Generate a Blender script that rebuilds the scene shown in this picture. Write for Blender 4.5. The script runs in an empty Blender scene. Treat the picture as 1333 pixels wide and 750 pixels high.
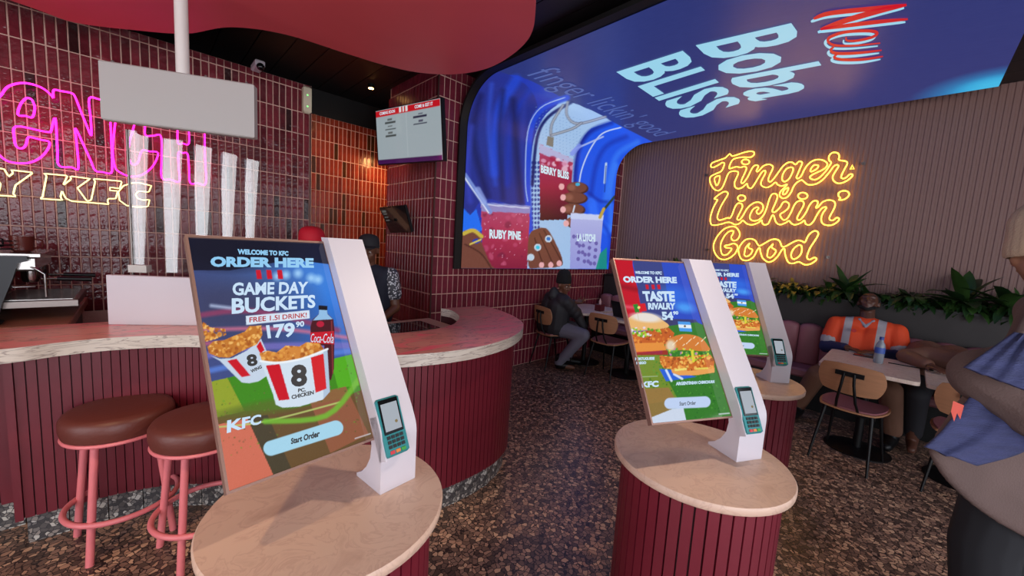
import bpy, bmesh, math, random
import numpy as np
from mathutils import Vector, Matrix
random.seed(7); rng = np.random.default_rng(7)
PI = math.pi
C = bpy.context.scene.collection
scene = bpy.context.scene

# ---------------------------------------------------------------- camera
FOC = 501.0; CX, CY = 666.5, 375.0; EYE = 1.53
_X = np.array([519., -22., FOC]); _X /= np.linalg.norm(_X)
_Y = np.array([-488., -83., FOC]); _Y -= _X * (_X @ _Y); _Y /= np.linalg.norm(_Y)
_Z = np.cross(_X, _Y); _Z = _Z if _Z[1] < 0 else -_Z
R3 = np.array([_X, _Y, _Z]); CAM = np.array([0., 0., EYE])
cam = bpy.data.objects.new('camera', bpy.data.cameras.new('camera')); C.objects.link(cam)
cam.data.sensor_width = 36; cam.data.lens = FOC / 1333 * 36; cam.data.clip_start = .05
M = Matrix.Identity(4)
for i in range(3):
    M[i][0] = R3[i][0]; M[i][1] = -R3[i][1]; M[i][2] = -R3[i][2]
M[2][3] = EYE
cam.matrix_world = M
scene.camera = cam

# ---------------------------------------------------------------- world, light, exposure
scene.view_settings.view_transform = 'Standard'; scene.view_settings.look = 'None'
scene.view_settings.gamma = 1; scene.view_settings.use_curve_mapping = False
scene.view_settings.exposure = 0.0
w = bpy.data.worlds.new('world'); scene.world = w; w.use_nodes = True
w.node_tree.nodes['Background'].inputs[0].default_value = (.75, .85, 1, 1)
w.node_tree.nodes['Background'].inputs[1].default_value = 1.6

def area(name, loc, target, sx, sy, power, col=(1, 1, 1), spread=PI):
    l = bpy.data.lights.new(name, 'AREA'); l.shape = 'RECTANGLE'; l.size = sx; l.size_y = sy
    l.energy = power; l.color = col; l.spread = spread
    o = bpy.data.objects.new(name, l); C.objects.link(o); o.location = loc
    o.rotation_euler = (Vector(target) - Vector(loc)).to_track_quat('-Z', 'Y').to_euler()
    return o
WINX = [(-2.5, -1.2), (-1.0, .3), (.5, 1.8), (2.0, 3.3), (3.5, 4.8)]
WIN_POWER = [54, 50, 40, 16, 6]
for i, (a, b) in enumerate(WINX):
    area('shopfront_daylight', ((a + b) / 2, -3.35, 1.5), ((a + b) / 2, 3, 1.1), b - a, 2.5, WIN_POWER[i], (.96, .96, 1))

SIDEY = [-2.6 + .44 * k for k in range(12)]
for y in SIDEY:
    area('side_daylight', (-3.36, y, 1.5), (2, y + .3, 1.0), .24, 2.5, 9.5, (.97, .97, 1))

def spot(name, loc, target, power, col, deg, soft=.06):
    l = bpy.data.lights.new(name, 'SPOT'); l.energy = power; l.color = col; l.spot_size = math.radians(deg); l.spot_blend = .7; l.shadow_soft_size = soft
    o = bpy.data.objects.new(name, l); C.objects.link(o); o.location = loc
    o.rotation_euler = (Vector(target) - Vector(loc)).to_track_quat('-Z', 'Y').to_euler(); return o
spot('ceiling_downlight', (2.05, .1, 3.1), (.5, 1.0, .8), 110, (1, .80, .62), 60)
spot('ceiling_downlight', (-.9, 1.1, 3.2), (-.35, 2.0, 0), 95, (1, .70, .40), 62)
spot('ceiling_downlight', (2.6, .9, 3.1), (2.5, .6, 0), 45, (1, .72, .46), 70)

def rgb(r, g, b):
    f = lambda c: (c / 255 / 12.92) if c / 255 <= .04045 else ((c / 255 + .055) / 1.055) ** 2.4
    return (f(r), f(g), f(b))
def lin(a):
    a = np.asarray(a, float) / 255
    return np.where(a <= .04045, a / 12.92, ((a + .055) / 1.055) ** 2.4)

# ---------------------------------------------------------------- picture point -> place
def ray(u, v): return R3 @ np.array([u - CX, v - CY, FOC])
def hit(u, v, p0, n):
    d = ray(u, v); n = np.asarray(n, float)
    return CAM + d * (((np.asarray(p0, float) - CAM) @ n) / (d @ n))
AX = np.eye(3)
def on(u, v, ax, val): return hit(u, v, AX[ax] * val, AX[ax])
def far(u, v, d): return CAM + R3 @ (np.array([(u - CX) / FOC, (v - CY) / FOC, 1]) * d)
def proj(P):
    c = (np.asarray(P) - CAM) @ R3
    return CX + FOC * c[..., 0] / c[..., 2], CY + FOC * c[..., 1] / c[..., 2]

# ---------------------------------------------------------------- materials
def node_mat(name):
    m = bpy.data.materials.new(name); m.use_nodes = True
    return m, m.node_tree, m.node_tree.nodes['Principled BSDF']
def mat(name, col, rough=.5, metal=0, spec=.5, vary=0, scale=8, bump=0, bscale=40, emit=None, es=1, coat=0, col2=None, stretch=None, trans=0, alpha=1):
    m, t, b = node_mat(name)
    c = rgb(*col)
    b.inputs['Base Color'].default_value = (*c, 1); b.inputs['Roughness'].default_value = rough
    b.inputs['Metallic'].default_value = metal; b.inputs['Specular IOR Level'].default_value = spec
    b.inputs['Coat Weight'].default_value = coat; b.inputs['Coat Roughness'].default_value = .08
    if trans: b.inputs['Transmission Weight'].default_value = trans
    if emit is not None:
        b.inputs['Emission Color'].default_value = (*rgb(*emit), 1); b.inputs['Emission Strength'].default_value = es
    if vary or bump:
        tc = t.nodes.new('ShaderNodeTexCoord'); mp = t.nodes.new('ShaderNodeMapping')
        t.links.new(tc.outputs['Object'], mp.inputs[0])
        if stretch: mp.inputs['Scale'].default_value = stretch
    if vary:
        n = t.nodes.new('ShaderNodeTexNoise'); n.inputs['Scale'].default_value = scale; n.inputs['Detail'].default_value = 5
        t.links.new(mp.outputs[0], n.inputs['Vector'])
        r = t.nodes.new('ShaderNodeValToRGB'); t.links.new(n.outputs['Fac'], r.inputs[0])
        c2 = rgb(*col2) if col2 else tuple(x * (1 - vary) for x in c)
        r.color_ramp.elements[0].position = .35; r.color_ramp.elements[1].position = .65
        r.color_ramp.elements[0].color = (*c2, 1); r.color_ramp.elements[1].color = (*c, 1)
        t.links.new(r.outputs[0], b.inputs['Base Color'])
    if bump:
        n2 = t.nodes.new('ShaderNodeTexNoise'); n2.inputs['Scale'].default_value = bscale; n2.inputs['Detail'].default_value = 3
        t.links.new(mp.outputs[0], n2.inputs['Vector'])
        bp = t.nodes.new('ShaderNodeBump'); bp.inputs['Strength'].default_value = bump; bp.inputs['Distance'].default_value = .01
        t.links.new(n2.outputs['Fac'], bp.inputs['Height']); t.links.new(bp.outputs[0], b.inputs['Normal'])
    return m
def screen_mat(name, strength=1., rough=.08, spec=.5):
    m, t, b = node_mat(name)
    a = t.nodes.new('ShaderNodeAttribute'); a.attribute_name = 'picture'
    b.inputs['Base Color'].default_value = (.004, .004, .005, 1); b.inputs['Roughness'].default_value = rough
    b.inputs['Specular IOR Level'].default_value = spec
    t.links.new(a.outputs['Color'], b.inputs['Emission Color']); b.inputs['Emission Strength'].default_value = strength
    return m
def terrazzo(name, cols, scale, gap, rough=.35):
    m, t, b = node_mat(name)
    tc = t.nodes.new('ShaderNodeTexCoord')
    nz = t.nodes.new('ShaderNodeTexNoise'); nz.inputs['Scale'].default_value = scale * .6
    mx = t.nodes.new('ShaderNodeMix'); mx.data_type = 'VECTOR'; mx.inputs[0].default_value = .06 * 20 / scale
    t.links.new(tc.outputs['Object'], nz.inputs['Vector'])
    t.links.new(tc.outputs['Object'], mx.inputs[4]); t.links.new(nz.outputs['Color'], mx.inputs[5])
    v = t.nodes.new('ShaderNodeTexVoronoi'); v.inputs['Scale'].default_value = scale
    t.links.new(mx.outputs[1], v.inputs['Vector'])
    v2 = t.nodes.new('ShaderNodeTexVoronoi'); v2.feature = 'DISTANCE_TO_EDGE'; v2.inputs['Scale'].default_value = scale
    t.links.new(mx.outputs[1], v2.inputs['Vector'])
    sep = t.nodes.new('ShaderNodeSeparateColor'); t.links.new(v.outputs['Color'], sep.inputs[0])
    r = t.nodes.new('ShaderNodeValToRGB'); t.links.new(sep.outputs[0], r.inputs[0]); cr = r.color_ramp; cr.interpolation = 'CONSTANT'
    for i, c in enumerate(cols):
        e = cr.elements[i] if i < 2 else cr.elements.new(i / len(cols))
        e.position = i / len(cols); e.color = (*rgb(*c), 1)
    g = t.nodes.new('ShaderNodeMath'); g.operation = 'GREATER_THAN'; g.inputs[1].default_value = .07
    t.links.new(v2.outputs['Distance'], g.inputs[0])
    m2 = t.nodes.new('ShaderNodeMix'); m2.data_type = 'RGBA'; m2.inputs[6].default_value = (*rgb(*gap), 1)
    t.links.new(g.outputs[0], m2.inputs[0]); t.links.new(r.outputs[0], m2.inputs[7]); t.links.new(m2.outputs[2], b.inputs['Base Color'])
    b.inputs['Roughness'].default_value = rough
    return m
def marble(name, a, b_, c_, rough=.3, scale=3, stretch=(1, 1, 1)):
    m, t, b = node_mat(name)
    tc = t.nodes.new('ShaderNodeTexCoord'); mp = t.nodes.new('ShaderNodeMapping'); mp.inputs['Scale'].default_value = stretch
    t.links.new(tc.outputs['Object'], mp.inputs[0])
    n = t.nodes.new('ShaderNodeTexNoise'); n.inputs['Scale'].default_value = scale; n.inputs['Detail'].default_value = 8; n.inputs['Distortion'].default_value = 1.6
    t.links.new(mp.outputs[0], n.inputs['Vector'])
    r = t.nodes.new('ShaderNodeValToRGB'); t.links.new(n.outputs['Fac'], r.inputs[0]); cr = r.color_ramp
    cr.elements[0].position = .3; cr.elements[0].color = (*rgb(*b_), 1)
    cr.elements[1].position = .72; cr.elements[1].color = (*rgb(*a), 1)
    e = cr.elements.new(.47); e.color = (*rgb(*a), 1)
    e = cr.elements.new(.5); e.color = (*rgb(*c_), 1)
    e = cr.elements.new(.53); e.color = (*rgb(*a), 1)
    t.links.new(r.outputs[0], b.inputs['Base Color']); b.inputs['Roughness'].default_value = rough
    return m

BLACK = mat('black_paint', (14, 12, 13), .6)
CEIL = mat('black_ceiling_panel', (22, 17, 20), .45, vary=.3, scale=2)
GROUT = mat('pale_grout', (216, 172, 158), .8, bump=.3)
TILE = [mat('oxblood_glazed_tile', c, .14, spec=.34, vary=.35, scale=14, bump=1., bscale=13) for c in ((124, 44, 54), (113, 38, 48), (97, 34, 42), (60, 30, 32))]
TILE2 = [mat('maroon_wall_tile', c, .3, vary=.2, scale=14, bump=.2, bscale=12) for c in ((134, 44, 62), (127, 40, 57), (118, 37, 53))]
TILEO = [mat('rust_glazed_tile', c, .2, vary=.3, scale=14, bump=.45, bscale=14) for c in ((158, 62, 44), (146, 54, 38), (122, 44, 32), (80, 46, 24))]
FLOOR = terrazzo('dark_chip_terrazzo', [(176, 136, 114), (118, 92, 80), (150, 118, 102), (88, 70, 62), (202, 162, 134), (134, 104, 90)], 42, (46, 36, 36))
KICK = terrazzo('grey_white_terrazzo', [(196, 192, 186), (120, 116, 114), (70, 68, 70), (150, 142, 136), (92, 88, 88)], 55, (60, 58, 62))
SLAT = mat('oxblood_painted_slat', (112, 26, 42), .42, vary=.12, scale=5)
SLATG = mat('oxblood_recess', (60, 14, 24), .6)
TOPM = marble('beige_stone_laminate', (214, 180, 160), (196, 160, 142), (202, 166, 148), .4, 9)
SLABM = marble('pale_stone_painted_reflection', (214, 140, 128), (240, 92, 116), (150, 88, 84), .3, 3.4, (1, 3.4, 1)); SLABM.node_tree.nodes['Principled BSDF'].inputs['Coat Weight'].default_value = .35; SLABM.node_tree.nodes['Principled BSDF'].inputs['Coat Roughness'].default_value = .3  # pink canopy reflection painted into the pale stone colour
SLABE = marble('pale_stone_edge', (206, 196, 186), (180, 168, 158), (140, 126, 120), .3, 4, (1, 1, 8))
WHITE = mat('white_powder_coat', (206, 198, 206), .4)
OFFW = mat('warm_white_panel', (206, 198, 190), .45)
DARKG = mat('dark_grey_metal', (34, 36, 40), .4, metal=.3)
STEEL = mat('brushed_steel', (120, 112, 108), .35, metal=1)
CHROME = mat('chrome', (150, 146, 144), .2, metal=1)
PINKM = mat('pink_powder_coat', (226, 122, 128), .35)
LEATH = mat('brown_leatherette', (98, 46, 38), .42, bump=.1, bscale=90)
CANOPY = mat('coral_ceiling_panel', (214, 84, 92), .5, vary=.06, scale=2)
PLY = mat('birch_plywood', (186, 132, 96), .5, vary=.14, scale=6, stretch=(1, 1, 9))
MAUVE = mat('mauve_leatherette', (150, 92, 100), .5)
BLKM = mat('black_metal', (18, 18, 20), .4, metal=.4)
CORR = mat('taupe_corrugated_panel', (134, 100, 92), .55)
PLANTER = mat('dark_planter_board', (44, 38, 38), .6, vary=.2)
LAM = marble('speckled_white_tabletop', (222, 200, 186), (196, 168, 152), (206, 180, 164), .4, 9)

# ---------------------------------------------------------------- mesh helpers
class MB:
    def __init__(s): s.v = []; s.f = []; s.m = []
    def add(s, V, F, mi=0):
        o = len(s.v); s.v += [tuple(map(float, p)) for p in V]; s.f += [tuple(i + o for i in f) for f in F]; s.m += [mi] * len(F); return s
    def box(s, x0, x1, y0, y1, z0, z1, mi=0, xf=None, bev=0):
        if bev:
            b = bev
            V = []
            for (z, i) in ((z0, b), (z0 + b, 0), (z1 - b, 0), (z1, b)):
                V += [(x0 + i, y0 + i, z), (x1 - i, y0 + i, z), (x1 - i, y1 - i, z), (x0 + i, y1 - i, z)]
            F = [(3, 2, 1, 0), (12, 13, 14, 15)]
            for k in range(3):
                for j in range(4): a = 4 * k + j; c = 4 * k + (j + 1) % 4; F.append((a, c, c + 4, a + 4))
        else:
            V = [(x0, y0, z0), (x1, y0, z0), (x1, y1, z0), (x0, y1, z0), (x0, y0, z1), (x1, y0, z1), (x1, y1, z1), (x0, y1, z1)]
            F = [(3, 2, 1, 0), (4, 5, 6, 7), (0, 1, 5, 4), (1, 2, 6, 5), (2, 3, 7, 6), (3, 0, 4, 7)]
        if xf: V = [xf(*p) for p in V]
        return s.add(V, F, mi)
    def lathe(s, c, prof, n=24, mi=0, ax=None):
        V = []; F = []
        for r, z in prof:
            for k in range(n):
                a = 2 * PI * k / n; V.append((c[0] + r * math.cos(a), c[1] + r * math.sin(a), c[2] + z))
        L = len(prof)
        for i in range(L - 1):
            for k in range(n): a = i * n + k; b = i * n + (k + 1) % n; F.append((a, b, b + n, a + n))
        F.append(tuple(range(n))[::-1]); F.append(tuple((L - 1) * n + k for k in range(n)))
        if ax is not None:
            q = Vector((0, 0, 1)).rotation_difference(Vector(ax).normalized()); cc = Vector(c)
            V = [tuple(cc + q @ (Vector(p) - cc)) for p in V]
        return s.add(V, F, mi)
    def cyl(s, p0, p1, r0, r1=None, n=12, mi=0):
        r1 = r0 if r1 is None else r1; d = Vector(p1) - Vector(p0)
        return s.lathe(p0, [(r0, 0), (r1, d.length)], n, mi, d)
    def tube(s, pts, r, closed=False, n=8, mi=0):
        P = [Vector(p) for p in pts]; N = len(P); V = []; F = []
        up = None
        for i in range(N):
            a = P[(i - 1) % N] if (closed or i > 0) else P[i]; b = P[(i + 1) % N] if (closed or i < N - 1) else P[i]
            t = (b - a); t = t.normalized() if t.length > 1e-9 else Vector((0, 0, 1))
            if up is None: up = Vector((0, 0, 1)) if abs(t.z) < .9 else Vector((1, 0, 0))
            x = t.cross(up); x = x.normalized() if x.length > 1e-6 else Vector((1, 0, 0)); y = x.cross(t).normalized(); up = y
            rr = r[i] if hasattr(r, '__len__') else r
            for k in range(n): q = 2 * PI * k / n; V.append(P[i] + x * rr * math.cos(q) + y * rr * math.sin(q))
        for i in range(N if closed else N - 1):
            j = (i + 1) % N
            for k in range(n): F.append((i * n + k, j * n + k, j * n + (k + 1) % n, i * n + (k + 1) % n))
        if not closed: F.append(tuple(range(n))); F.append(tuple((N - 1) * n + k for k in range(n))[::-1])
        return s.add(V, F, mi)
    def prism(s, poly, f0, f1, mi=0):
        "poly of 2-vectors, f0/f1 map (a,b) to a point on each cap"
        n = len(poly); V = [f0(*p) for p in poly] + [f1(*p) for p in poly]
        F = [tuple(range(n))[::-1], tuple(range(n, 2 * n))] + [(i, (i + 1) % n, (i + 1) % n + n, i + n) for i in range(n)]
        return s.add(V, F, mi)
    def ell(s, c, r, n=12, mi=0, q=None):
        V = []; F = []; h = n // 2
        for i in range(h + 1):
            t = PI * i / h
            for k in range(n):
                a = 2 * PI * k / n; p = Vector((r[0] * math.sin(t) * math.cos(a), r[1] * math.sin(t) * math.sin(a), r[2] * math.cos(t)))
                if q is not None: p = q @ p
                V.append(Vector(c) + p)
        for i in range(h):
            for k in range(n): a = i * n + k; b = i * n + (k + 1) % n; F.append((a, a + n, b + n, b))
        return s.add(V, F, mi)
    def mesh(s, name, mats, smooth=0):
        me = bpy.data.meshes.new(name); me.from_pydata(s.v, [], s.f); me.validate()
        for m in (mats if isinstance(mats, (list, tuple)) else [mats]): me.materials.append(m)
        if len(s.m) == len(me.polygons): me.polygons.foreach_set('material_index', s.m)
        bm = bmesh.new(); bm.from_mesh(me); bmesh.ops.remove_doubles(bm, verts=bm.verts, dist=1e-6)
        bmesh.ops.recalc_face_normals(bm, faces=bm.faces); bm.to_mesh(me); bm.free()
        if smooth:
            me.polygons.foreach_set('use_smooth', [True] * len(me.polygons)); me.set_sharp_from_angle(angle=math.radians(smooth))
        return me
    def build(s, name, mats, parent=None, smooth=0):
        return link(name, s.mesh(name, mats, smooth), parent)
def link(name, me, parent=None):
    o = bpy.data.objects.new(name, me); C.objects.link(o)
    if parent is not None: o.parent = parent
    return o
def empty(name, loc=(0, 0, 0), rz=0):
    o = bpy.data.objects.new(name, None); C.objects.link(o); o.location = loc; o.rotation_euler = (0, 0, rz); o.empty_display_size = .1; return o
def tag(o, label=None, cat=None, group=None, kind=None):
    if label: o['label'] = label
    if cat: o['category'] = cat
    if group: o['group'] = group
    if kind: o['kind'] = kind
    return o
def struct(o): o['kind'] = 'structure'; return o
def kids(o): return [c for c in C.objects if c.parent == o]
def copy_tree(o, parent=None):
    c = o.copy(); C.objects.link(c); c.parent = parent
    for k in kids(o): copy_tree(k, c)
    return c
def world_of(pose):
    x, y, z, a = pose; ca, sa = math.cos(a), math.sin(a)
    return lambda p: np.array([x + ca * p[0] - sa * p[1], y + sa * p[0] + ca * p[1], z + p[2]])
def local_of(pose):
    x, y, z, a = pose; ca, sa = math.cos(a), math.sin(a)
    return lambda p: np.array([ca * (p[0] - x) + sa * (p[1] - y), -sa * (p[0] - x) + ca * (p[1] - y), p[2] - z])
def smooth_line(pts, n=8, closed=False):
    P = [np.array(p, float) for p in pts]; out = []; N = len(P)
    for i in range(N if closed else N - 1):
        g = (lambda j: P[j % N]) if closed else (lambda j: P[min(max(j, 0), N - 1)])
        a, b, c, d = g(i - 1), g(i), g(i + 1), g(i + 2)
        for k in range(n):
            t = k / n; out.append(.5 * ((2 * b) + (c - a) * t + (2 * a - 5 * b + 4 * c - d) * t * t + (3 * b - a - 3 * c + d) * t ** 3))
    if not closed: out.append(P[-1])
    return out
def resample(pts, step):
    P = [np.array(p, float) for p in pts]; L = [0]
    for a, b in zip(P, P[1:]): L.append(L[-1] + np.linalg.norm(b - a))
    n = max(1, round(L[-1] / step)); s = np.linspace(0, L[-1], n + 1); A = np.array(P)
    return np.stack([np.interp(s, L, A[:, k]) for k in range(A.shape[1])], 1)

# lettering: the words of a font curve fitted between four corners on a surface
def word_mesh(txt, corners, to3, bold=.012, shear=0, depth=0, space=1.):
    "corners: BL, BR, TR, TL of the words in any 2-D frame; to3 maps that frame to a point"
    cu = bpy.data.curves.new('words', 'FONT'); cu.body = txt; cu.offset = bold; cu.shear = shear; cu.space_character = space
    cu.resolution_u = 3; cu.fill_mode = 'FRONT'
    o = bpy.data.objects.new('words', cu); C.objects.link(o)
    dg = bpy.context.evaluated_depsgraph_get(); me = bpy.data.meshes.new_from_object(o.evaluated_get(dg))
    V = np.array([v.co[:2] for v in me.vertices]); F = [tuple(p.vertices) for p in me.polygons]
    bpy.data.objects.remove(o); bpy.data.curves.remove(cu); bpy.data.meshes.remove(me)
    lo, hi = V.min(0), V.max(0); S = (V - lo) / (hi - lo)
    H = homog([(0, 0), (1, 0), (1, 1), (0, 1)], corners)
    return [to3(*apply_h(H, s)) for s in S], F
def homog(src, dst):
    A = []; b = []
    for (x, y), (u, v) in zip(src, dst):
        A.append([x, y, 1, 0, 0, 0, -u * x, -u * y]); b.append(u); A.append([0, 0, 0, x, y, 1, -v * x, -v * y]); b.append(v)
    return np.append(np.linalg.solve(np.array(A, float), np.array(b, float)), 1).reshape(3, 3)
def apply_h(H, p):
    q = H @ np.array([p[0], p[1], 1.]); return q[:2] / q[2]

# painter for the flat pictures the screens show
class Paint:
    def __init__(s, U, V, base, aa=1.): s.aa = aa; s.U = U; s.V = V; s.c = np.tile(np.array(base, float), (len(U), 1))
    def put(s, m, col, a=1.):
        m = (np.asarray(m, float) * a)[:, None]; s.c = s.c * (1 - m) + np.asarray(col, float) * m
    def inside(s, P):
        r = np.zeros(len(s.U), bool); n = len(P)
        for i in range(n):
            (x0, y0), (x1, y1) = P[i], P[(i + 1) % n]
            if y0 == y1: continue
            c = ((y0 > s.V) != (y1 > s.V)) & (s.U < (x1 - x0) * (s.V - y0) / (y1 - y0) + x0); r ^= c
        return r
    def poly(s, P, col, a=1., smooth=False):
        if smooth: P = [tuple(p) for p in smooth_line(P, 4, True)]
        u0, v0 = s.U, s.V; m = 0
        for du, dv in ((-.25, -.1), (.1, -.25), (.25, .1), (-.1, .25)): s.U = u0 + du * s.aa; s.V = v0 + dv * s.aa; m = m + s.inside(P)
        s.U, s.V = u0, v0; s.put(m / 4, col, a)
    def ell(s, cx, cy, rx, ry, col, a=1., ang=0, soft=.12):
        ca, sa = math.cos(ang), math.sin(ang); x = (s.U - cx) * ca + (s.V - cy) * sa; y = -(s.U - cx) * sa + (s.V - cy) * ca
        d = np.sqrt((x / rx) ** 2 + (y / ry) ** 2); s.put(np.clip((1 - d) / soft + .5, 0, 1), col, a)
    def line(s, P, w, col, a=1., soft=.5):
        if len(P) > 2: P = [tuple(q) for q in smooth_line([np.array(q, float) for q in P], 5)]
        best = np.full(len(s.U), 1e9)
        for (x0, y0), (x1, y1) in zip(P, P[1:]):
            dx, dy = x1 - x0, y1 - y0; t = np.clip(((s.U - x0) * dx + (s.V - y0) * dy) / (dx * dx + dy * dy + 1e-9), 0, 1)
            best = np.minimum(best, np.hypot(s.U - x0 - t * dx, s.V - y0 - t * dy))
        s.put(np.clip((w / 2 - best) / soft + .5, 0, 1), col, a)
    def speck(s, region, n, cols, r0, r1, a=.8, seed=1):
        g = np.random.default_rng(seed); xs = [p[0] for p in region]; ys = [p[1] for p in region]; m = s.inside(region); keep = s.c.copy()
        for i in range(n):
            r = g.uniform(r0, r1)
            s.ell(g.uniform(min(xs), max(xs)), g.uniform(min(ys), max(ys)), r, r * g.uniform(.5, 1), cols[g.integers(len(cols))], a, g.uniform(0, 3), .5)
        s.c = np.where(m[:, None], s.c, keep)
    def grain(s, amp, seed=1):
        s.c += np.random.default_rng(seed).normal(0, amp, (len(s.U), 1))
def grid_picture(name, P3, nu, nv, colours, material, parent=None, back=None):
    "P3 (nv+1, nu+1, 3) points"
    idx = np.arange((nu + 1) * (nv + 1)).reshape(nv + 1, nu + 1)
    F = np.stack([idx[:-1, :-1], idx[:-1, 1:], idx[1:, 1:], idx[1:, :-1]], -1).reshape(-1, 4)
    me = bpy.data.meshes.new(name); me.from_pydata(P3.reshape(-1, 3).tolist(), [], F.tolist())
    at = me.color_attributes.new('picture', 'FLOAT_COLOR', 'POINT')
    c4 = np.ones((len(colours), 4)); c4[:, :3] = lin(np.clip(colours, 0, 255)); at.data.foreach_set('color', c4.ravel())
    me.materials.append(material); me.polygons.foreach_set('use_smooth', [True] * len(me.polygons))
    return link(name, me, parent)
# ================================================================ the setting
CZ = 3.27
f = MB().box(-3.3, 5.9, -3.3, 5.4, -.1, 0).build('floor', FLOOR); struct(f)
cl = MB().box(-3.3, 5.9, -3.3, 5.4, CZ + .03, CZ + .12).build('ceiling', BLACK); struct(cl)
pm = MB().box(0, .247, -3.3, 5.35, 0, .028).mesh('ceiling_panel', CEIL)
x = -3.24
while x < 5.8:
    o = link('ceiling_panel', pm, cl); o.location = (x + (.672 - .672), 0, CZ); x += .2545
W1Y, W2Y, ORY = 4.1, 3.41, 5.1
wl = struct(MB().box(-3.3, 1.205, W1Y + .012, W1Y + .16, 0, 2.915).build('wall_left', GROUT))
wo = struct(MB().box(.9, 2.9, ORY + .012, ORY + .1, 0, 2.95).build('wall_recess', GROUT))
struct(MB().box(-3.3, 5.9, ORY + .1, ORY + .2, 0, CZ + .03).build('wall_rear', BLACK))
wb = struct(MB().box(2.172, 5.75, W2Y + .012, 4.45, 0, CZ).build('wall_back', GROUT))
sw = MB(); prev = -3.3
for y in SIDEY: sw.box(-3.4, -3.3, prev, y - .12, 0, CZ).box(-3.4, -3.3, y - .12, y + .12, 2.75, CZ).box(-3.4, -3.3, y - .12, y + .12, 0, .25); prev = y + .12
sw.box(-3.4, -3.3, prev, 5.3, 0, CZ)
struct(sw.build('wall_side', mat('charcoal_side_wall', (96, 74, 72), .7)))
fw = MB(); prev = -3.3
for a, b in WINX:
    fw.box(prev, a, -3.4, -3.3, 0, CZ); fw.box(a, b, -3.4, -3.3, 2.75, CZ); fw.box(a, b, -3.4, -3.3, 0, .25); prev = b
fw.box(prev, 5.9, -3.4, -3.3, 0, CZ)
struct(fw.build('wall_front', mat('dark_shopfront', (46, 42, 44), .6)))
for i, (a, b) in enumerate(WINX):
    m = MB().box(a, a + .05, -3.38, -3.3, .25, 2.75).box(b - .05, b, -3.38, -3.3, .25, 2.75).box(a, b, -3.38, -3.3, 2.7, 2.75).box(a, b, -3.38, -3.3, .25, .3)
    struct(m.build('window_%d' % (i + 1), BLKM))

# corrugated wall on the right: real ribs
cw = MB(); prof = []; y = 3.41; k = 0
while y > -3.3:
    prof += [(5.70, y), (5.70, y - .018), (5.7055, y - .024), (5.7055, y - .038)]; y -= .044
pl = prof + [(5.85, y), (5.85, 3.41)]
cw.prism(pl, lambda a, b: (a, b, .0), lambda a, b: (a, b, 3.3))
wr = struct(cw.build('wall_right', CORR))

def tiles(wall, base, axis, sign, wdt, hgt, cols, rows, mats, limit, score, grout, skip=lambda a, z: False, depth=.007):
    """tiles standing proud of the grout; axis 0: wall runs along x facing -y, axis 1: runs along y facing -x"""
    g = grout; hw = (wdt - g) / 2; hh = (hgt - g) / 2
    ms = []
    for m in mats:
        mb = MB(); b = .0035; V = [(-hw, 0, -hh), (hw, 0, -hh), (hw, 0, hh), (-hw, 0, hh), (-hw + b, -depth, -hh + b), (hw - b, -depth, -hh + b), (hw - b, -depth, hh - b), (-hw + b, -depth, hh - b)]
        mb.add(V, [(4, 5, 6, 7), (0, 1, 5, 4), (1, 2, 6, 5), (2, 3, 7, 6), (3, 0, 4, 7)]); me = bpy.data.meshes.new('tile'); me.from_pydata(mb.v, [], mb.f); me.materials.append(m); ms.append(me)
    cand = []
    for c in cols:
        for r in rows:
            a = base[0] + (c + .5) * wdt; z = base[1] + (r + .5) * hgt
            if not skip(a, z): cand.append((a, z))
    cand.sort(key=score)
    rest = MB(); wts = [5, 4, 3, 1][:len(ms)]
    for i, (a, z) in enumerate(cand):
        k = random.choices(range(len(ms)), wts)[0]
        tx, tz, dd = random.gauss(0, .006), random.gauss(0, .008), random.uniform(0, .0015)
        loc = (a, base[2] + dd, z) if axis == 0 else (base[2] + dd, a, z); rz = 0 if axis == 0 else -PI / 2
        if i < limit:
            o = link('tile', ms[k], wall); o.location = loc; o.rotation_euler = (tz, 0, rz + tx)
        else:
            Mx = Matrix.Translation(loc) @ Matrix.Rotation(rz + tx, 4, 'Z') @ Matrix.Rotation(tz, 4, 'X')
            rest.add([Mx @ v.co for v in ms[k].vertices], [tuple(p.vertices) for p in ms[k].polygons], k)
    if rest.v:
        me = bpy.data.meshes.new('tile_field'); me.from_pydata(rest.v, [], rest.f)
        for m in mats: me.materials.append(m)
        me.polygons.foreach_set('material_index', rest.m); tag(link('tile_field', me, wall), kind='stuff')
big = lambda p3: (lambda d: d)(math.dist(p3, (0, 0, EYE)))
def seen(a, z, ax, val):
    p = (a, val, z) if ax == 0 else (val, a, z); u, v = proj(p)
    return (0 if (-15 < u < 1345 and -15 < v < 765) else 1e3) + math.dist(p, CAM)
# neon wall: 50 x 198 mm
tiles(wl, (-3.0, 1.473 - 5 * .198, W1Y + .012), 0, 1, .05, .198, range(0, 84), range(2, 13), TILE, 300, lambda p: seen(p[0], p[1], 0, W1Y), .0055,
      skip=lambda a, z: z + .099 > 2.93 or a + .025 > 1.21)
mb = MB()                                    # cut top course
for c in range(84): mb.box(-3.0 + c * .05 + .003, -3.0 + (c + 1) * .05 - .003, W1Y + .005, W1Y + .012, 2.863, 2.912)
tag(mb.build('cut_tile_course', TILE[1], wl), kind='stuff')
# rust wall of the recess
tiles(wo, (1.36, 2.472 - 12 * .199, ORY + .012), 0, 1, .0515, .199, range(0, 22), range(3, 14), TILEO, 240, lambda p: seen(p[0], p[1], 0, ORY), .007)
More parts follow.
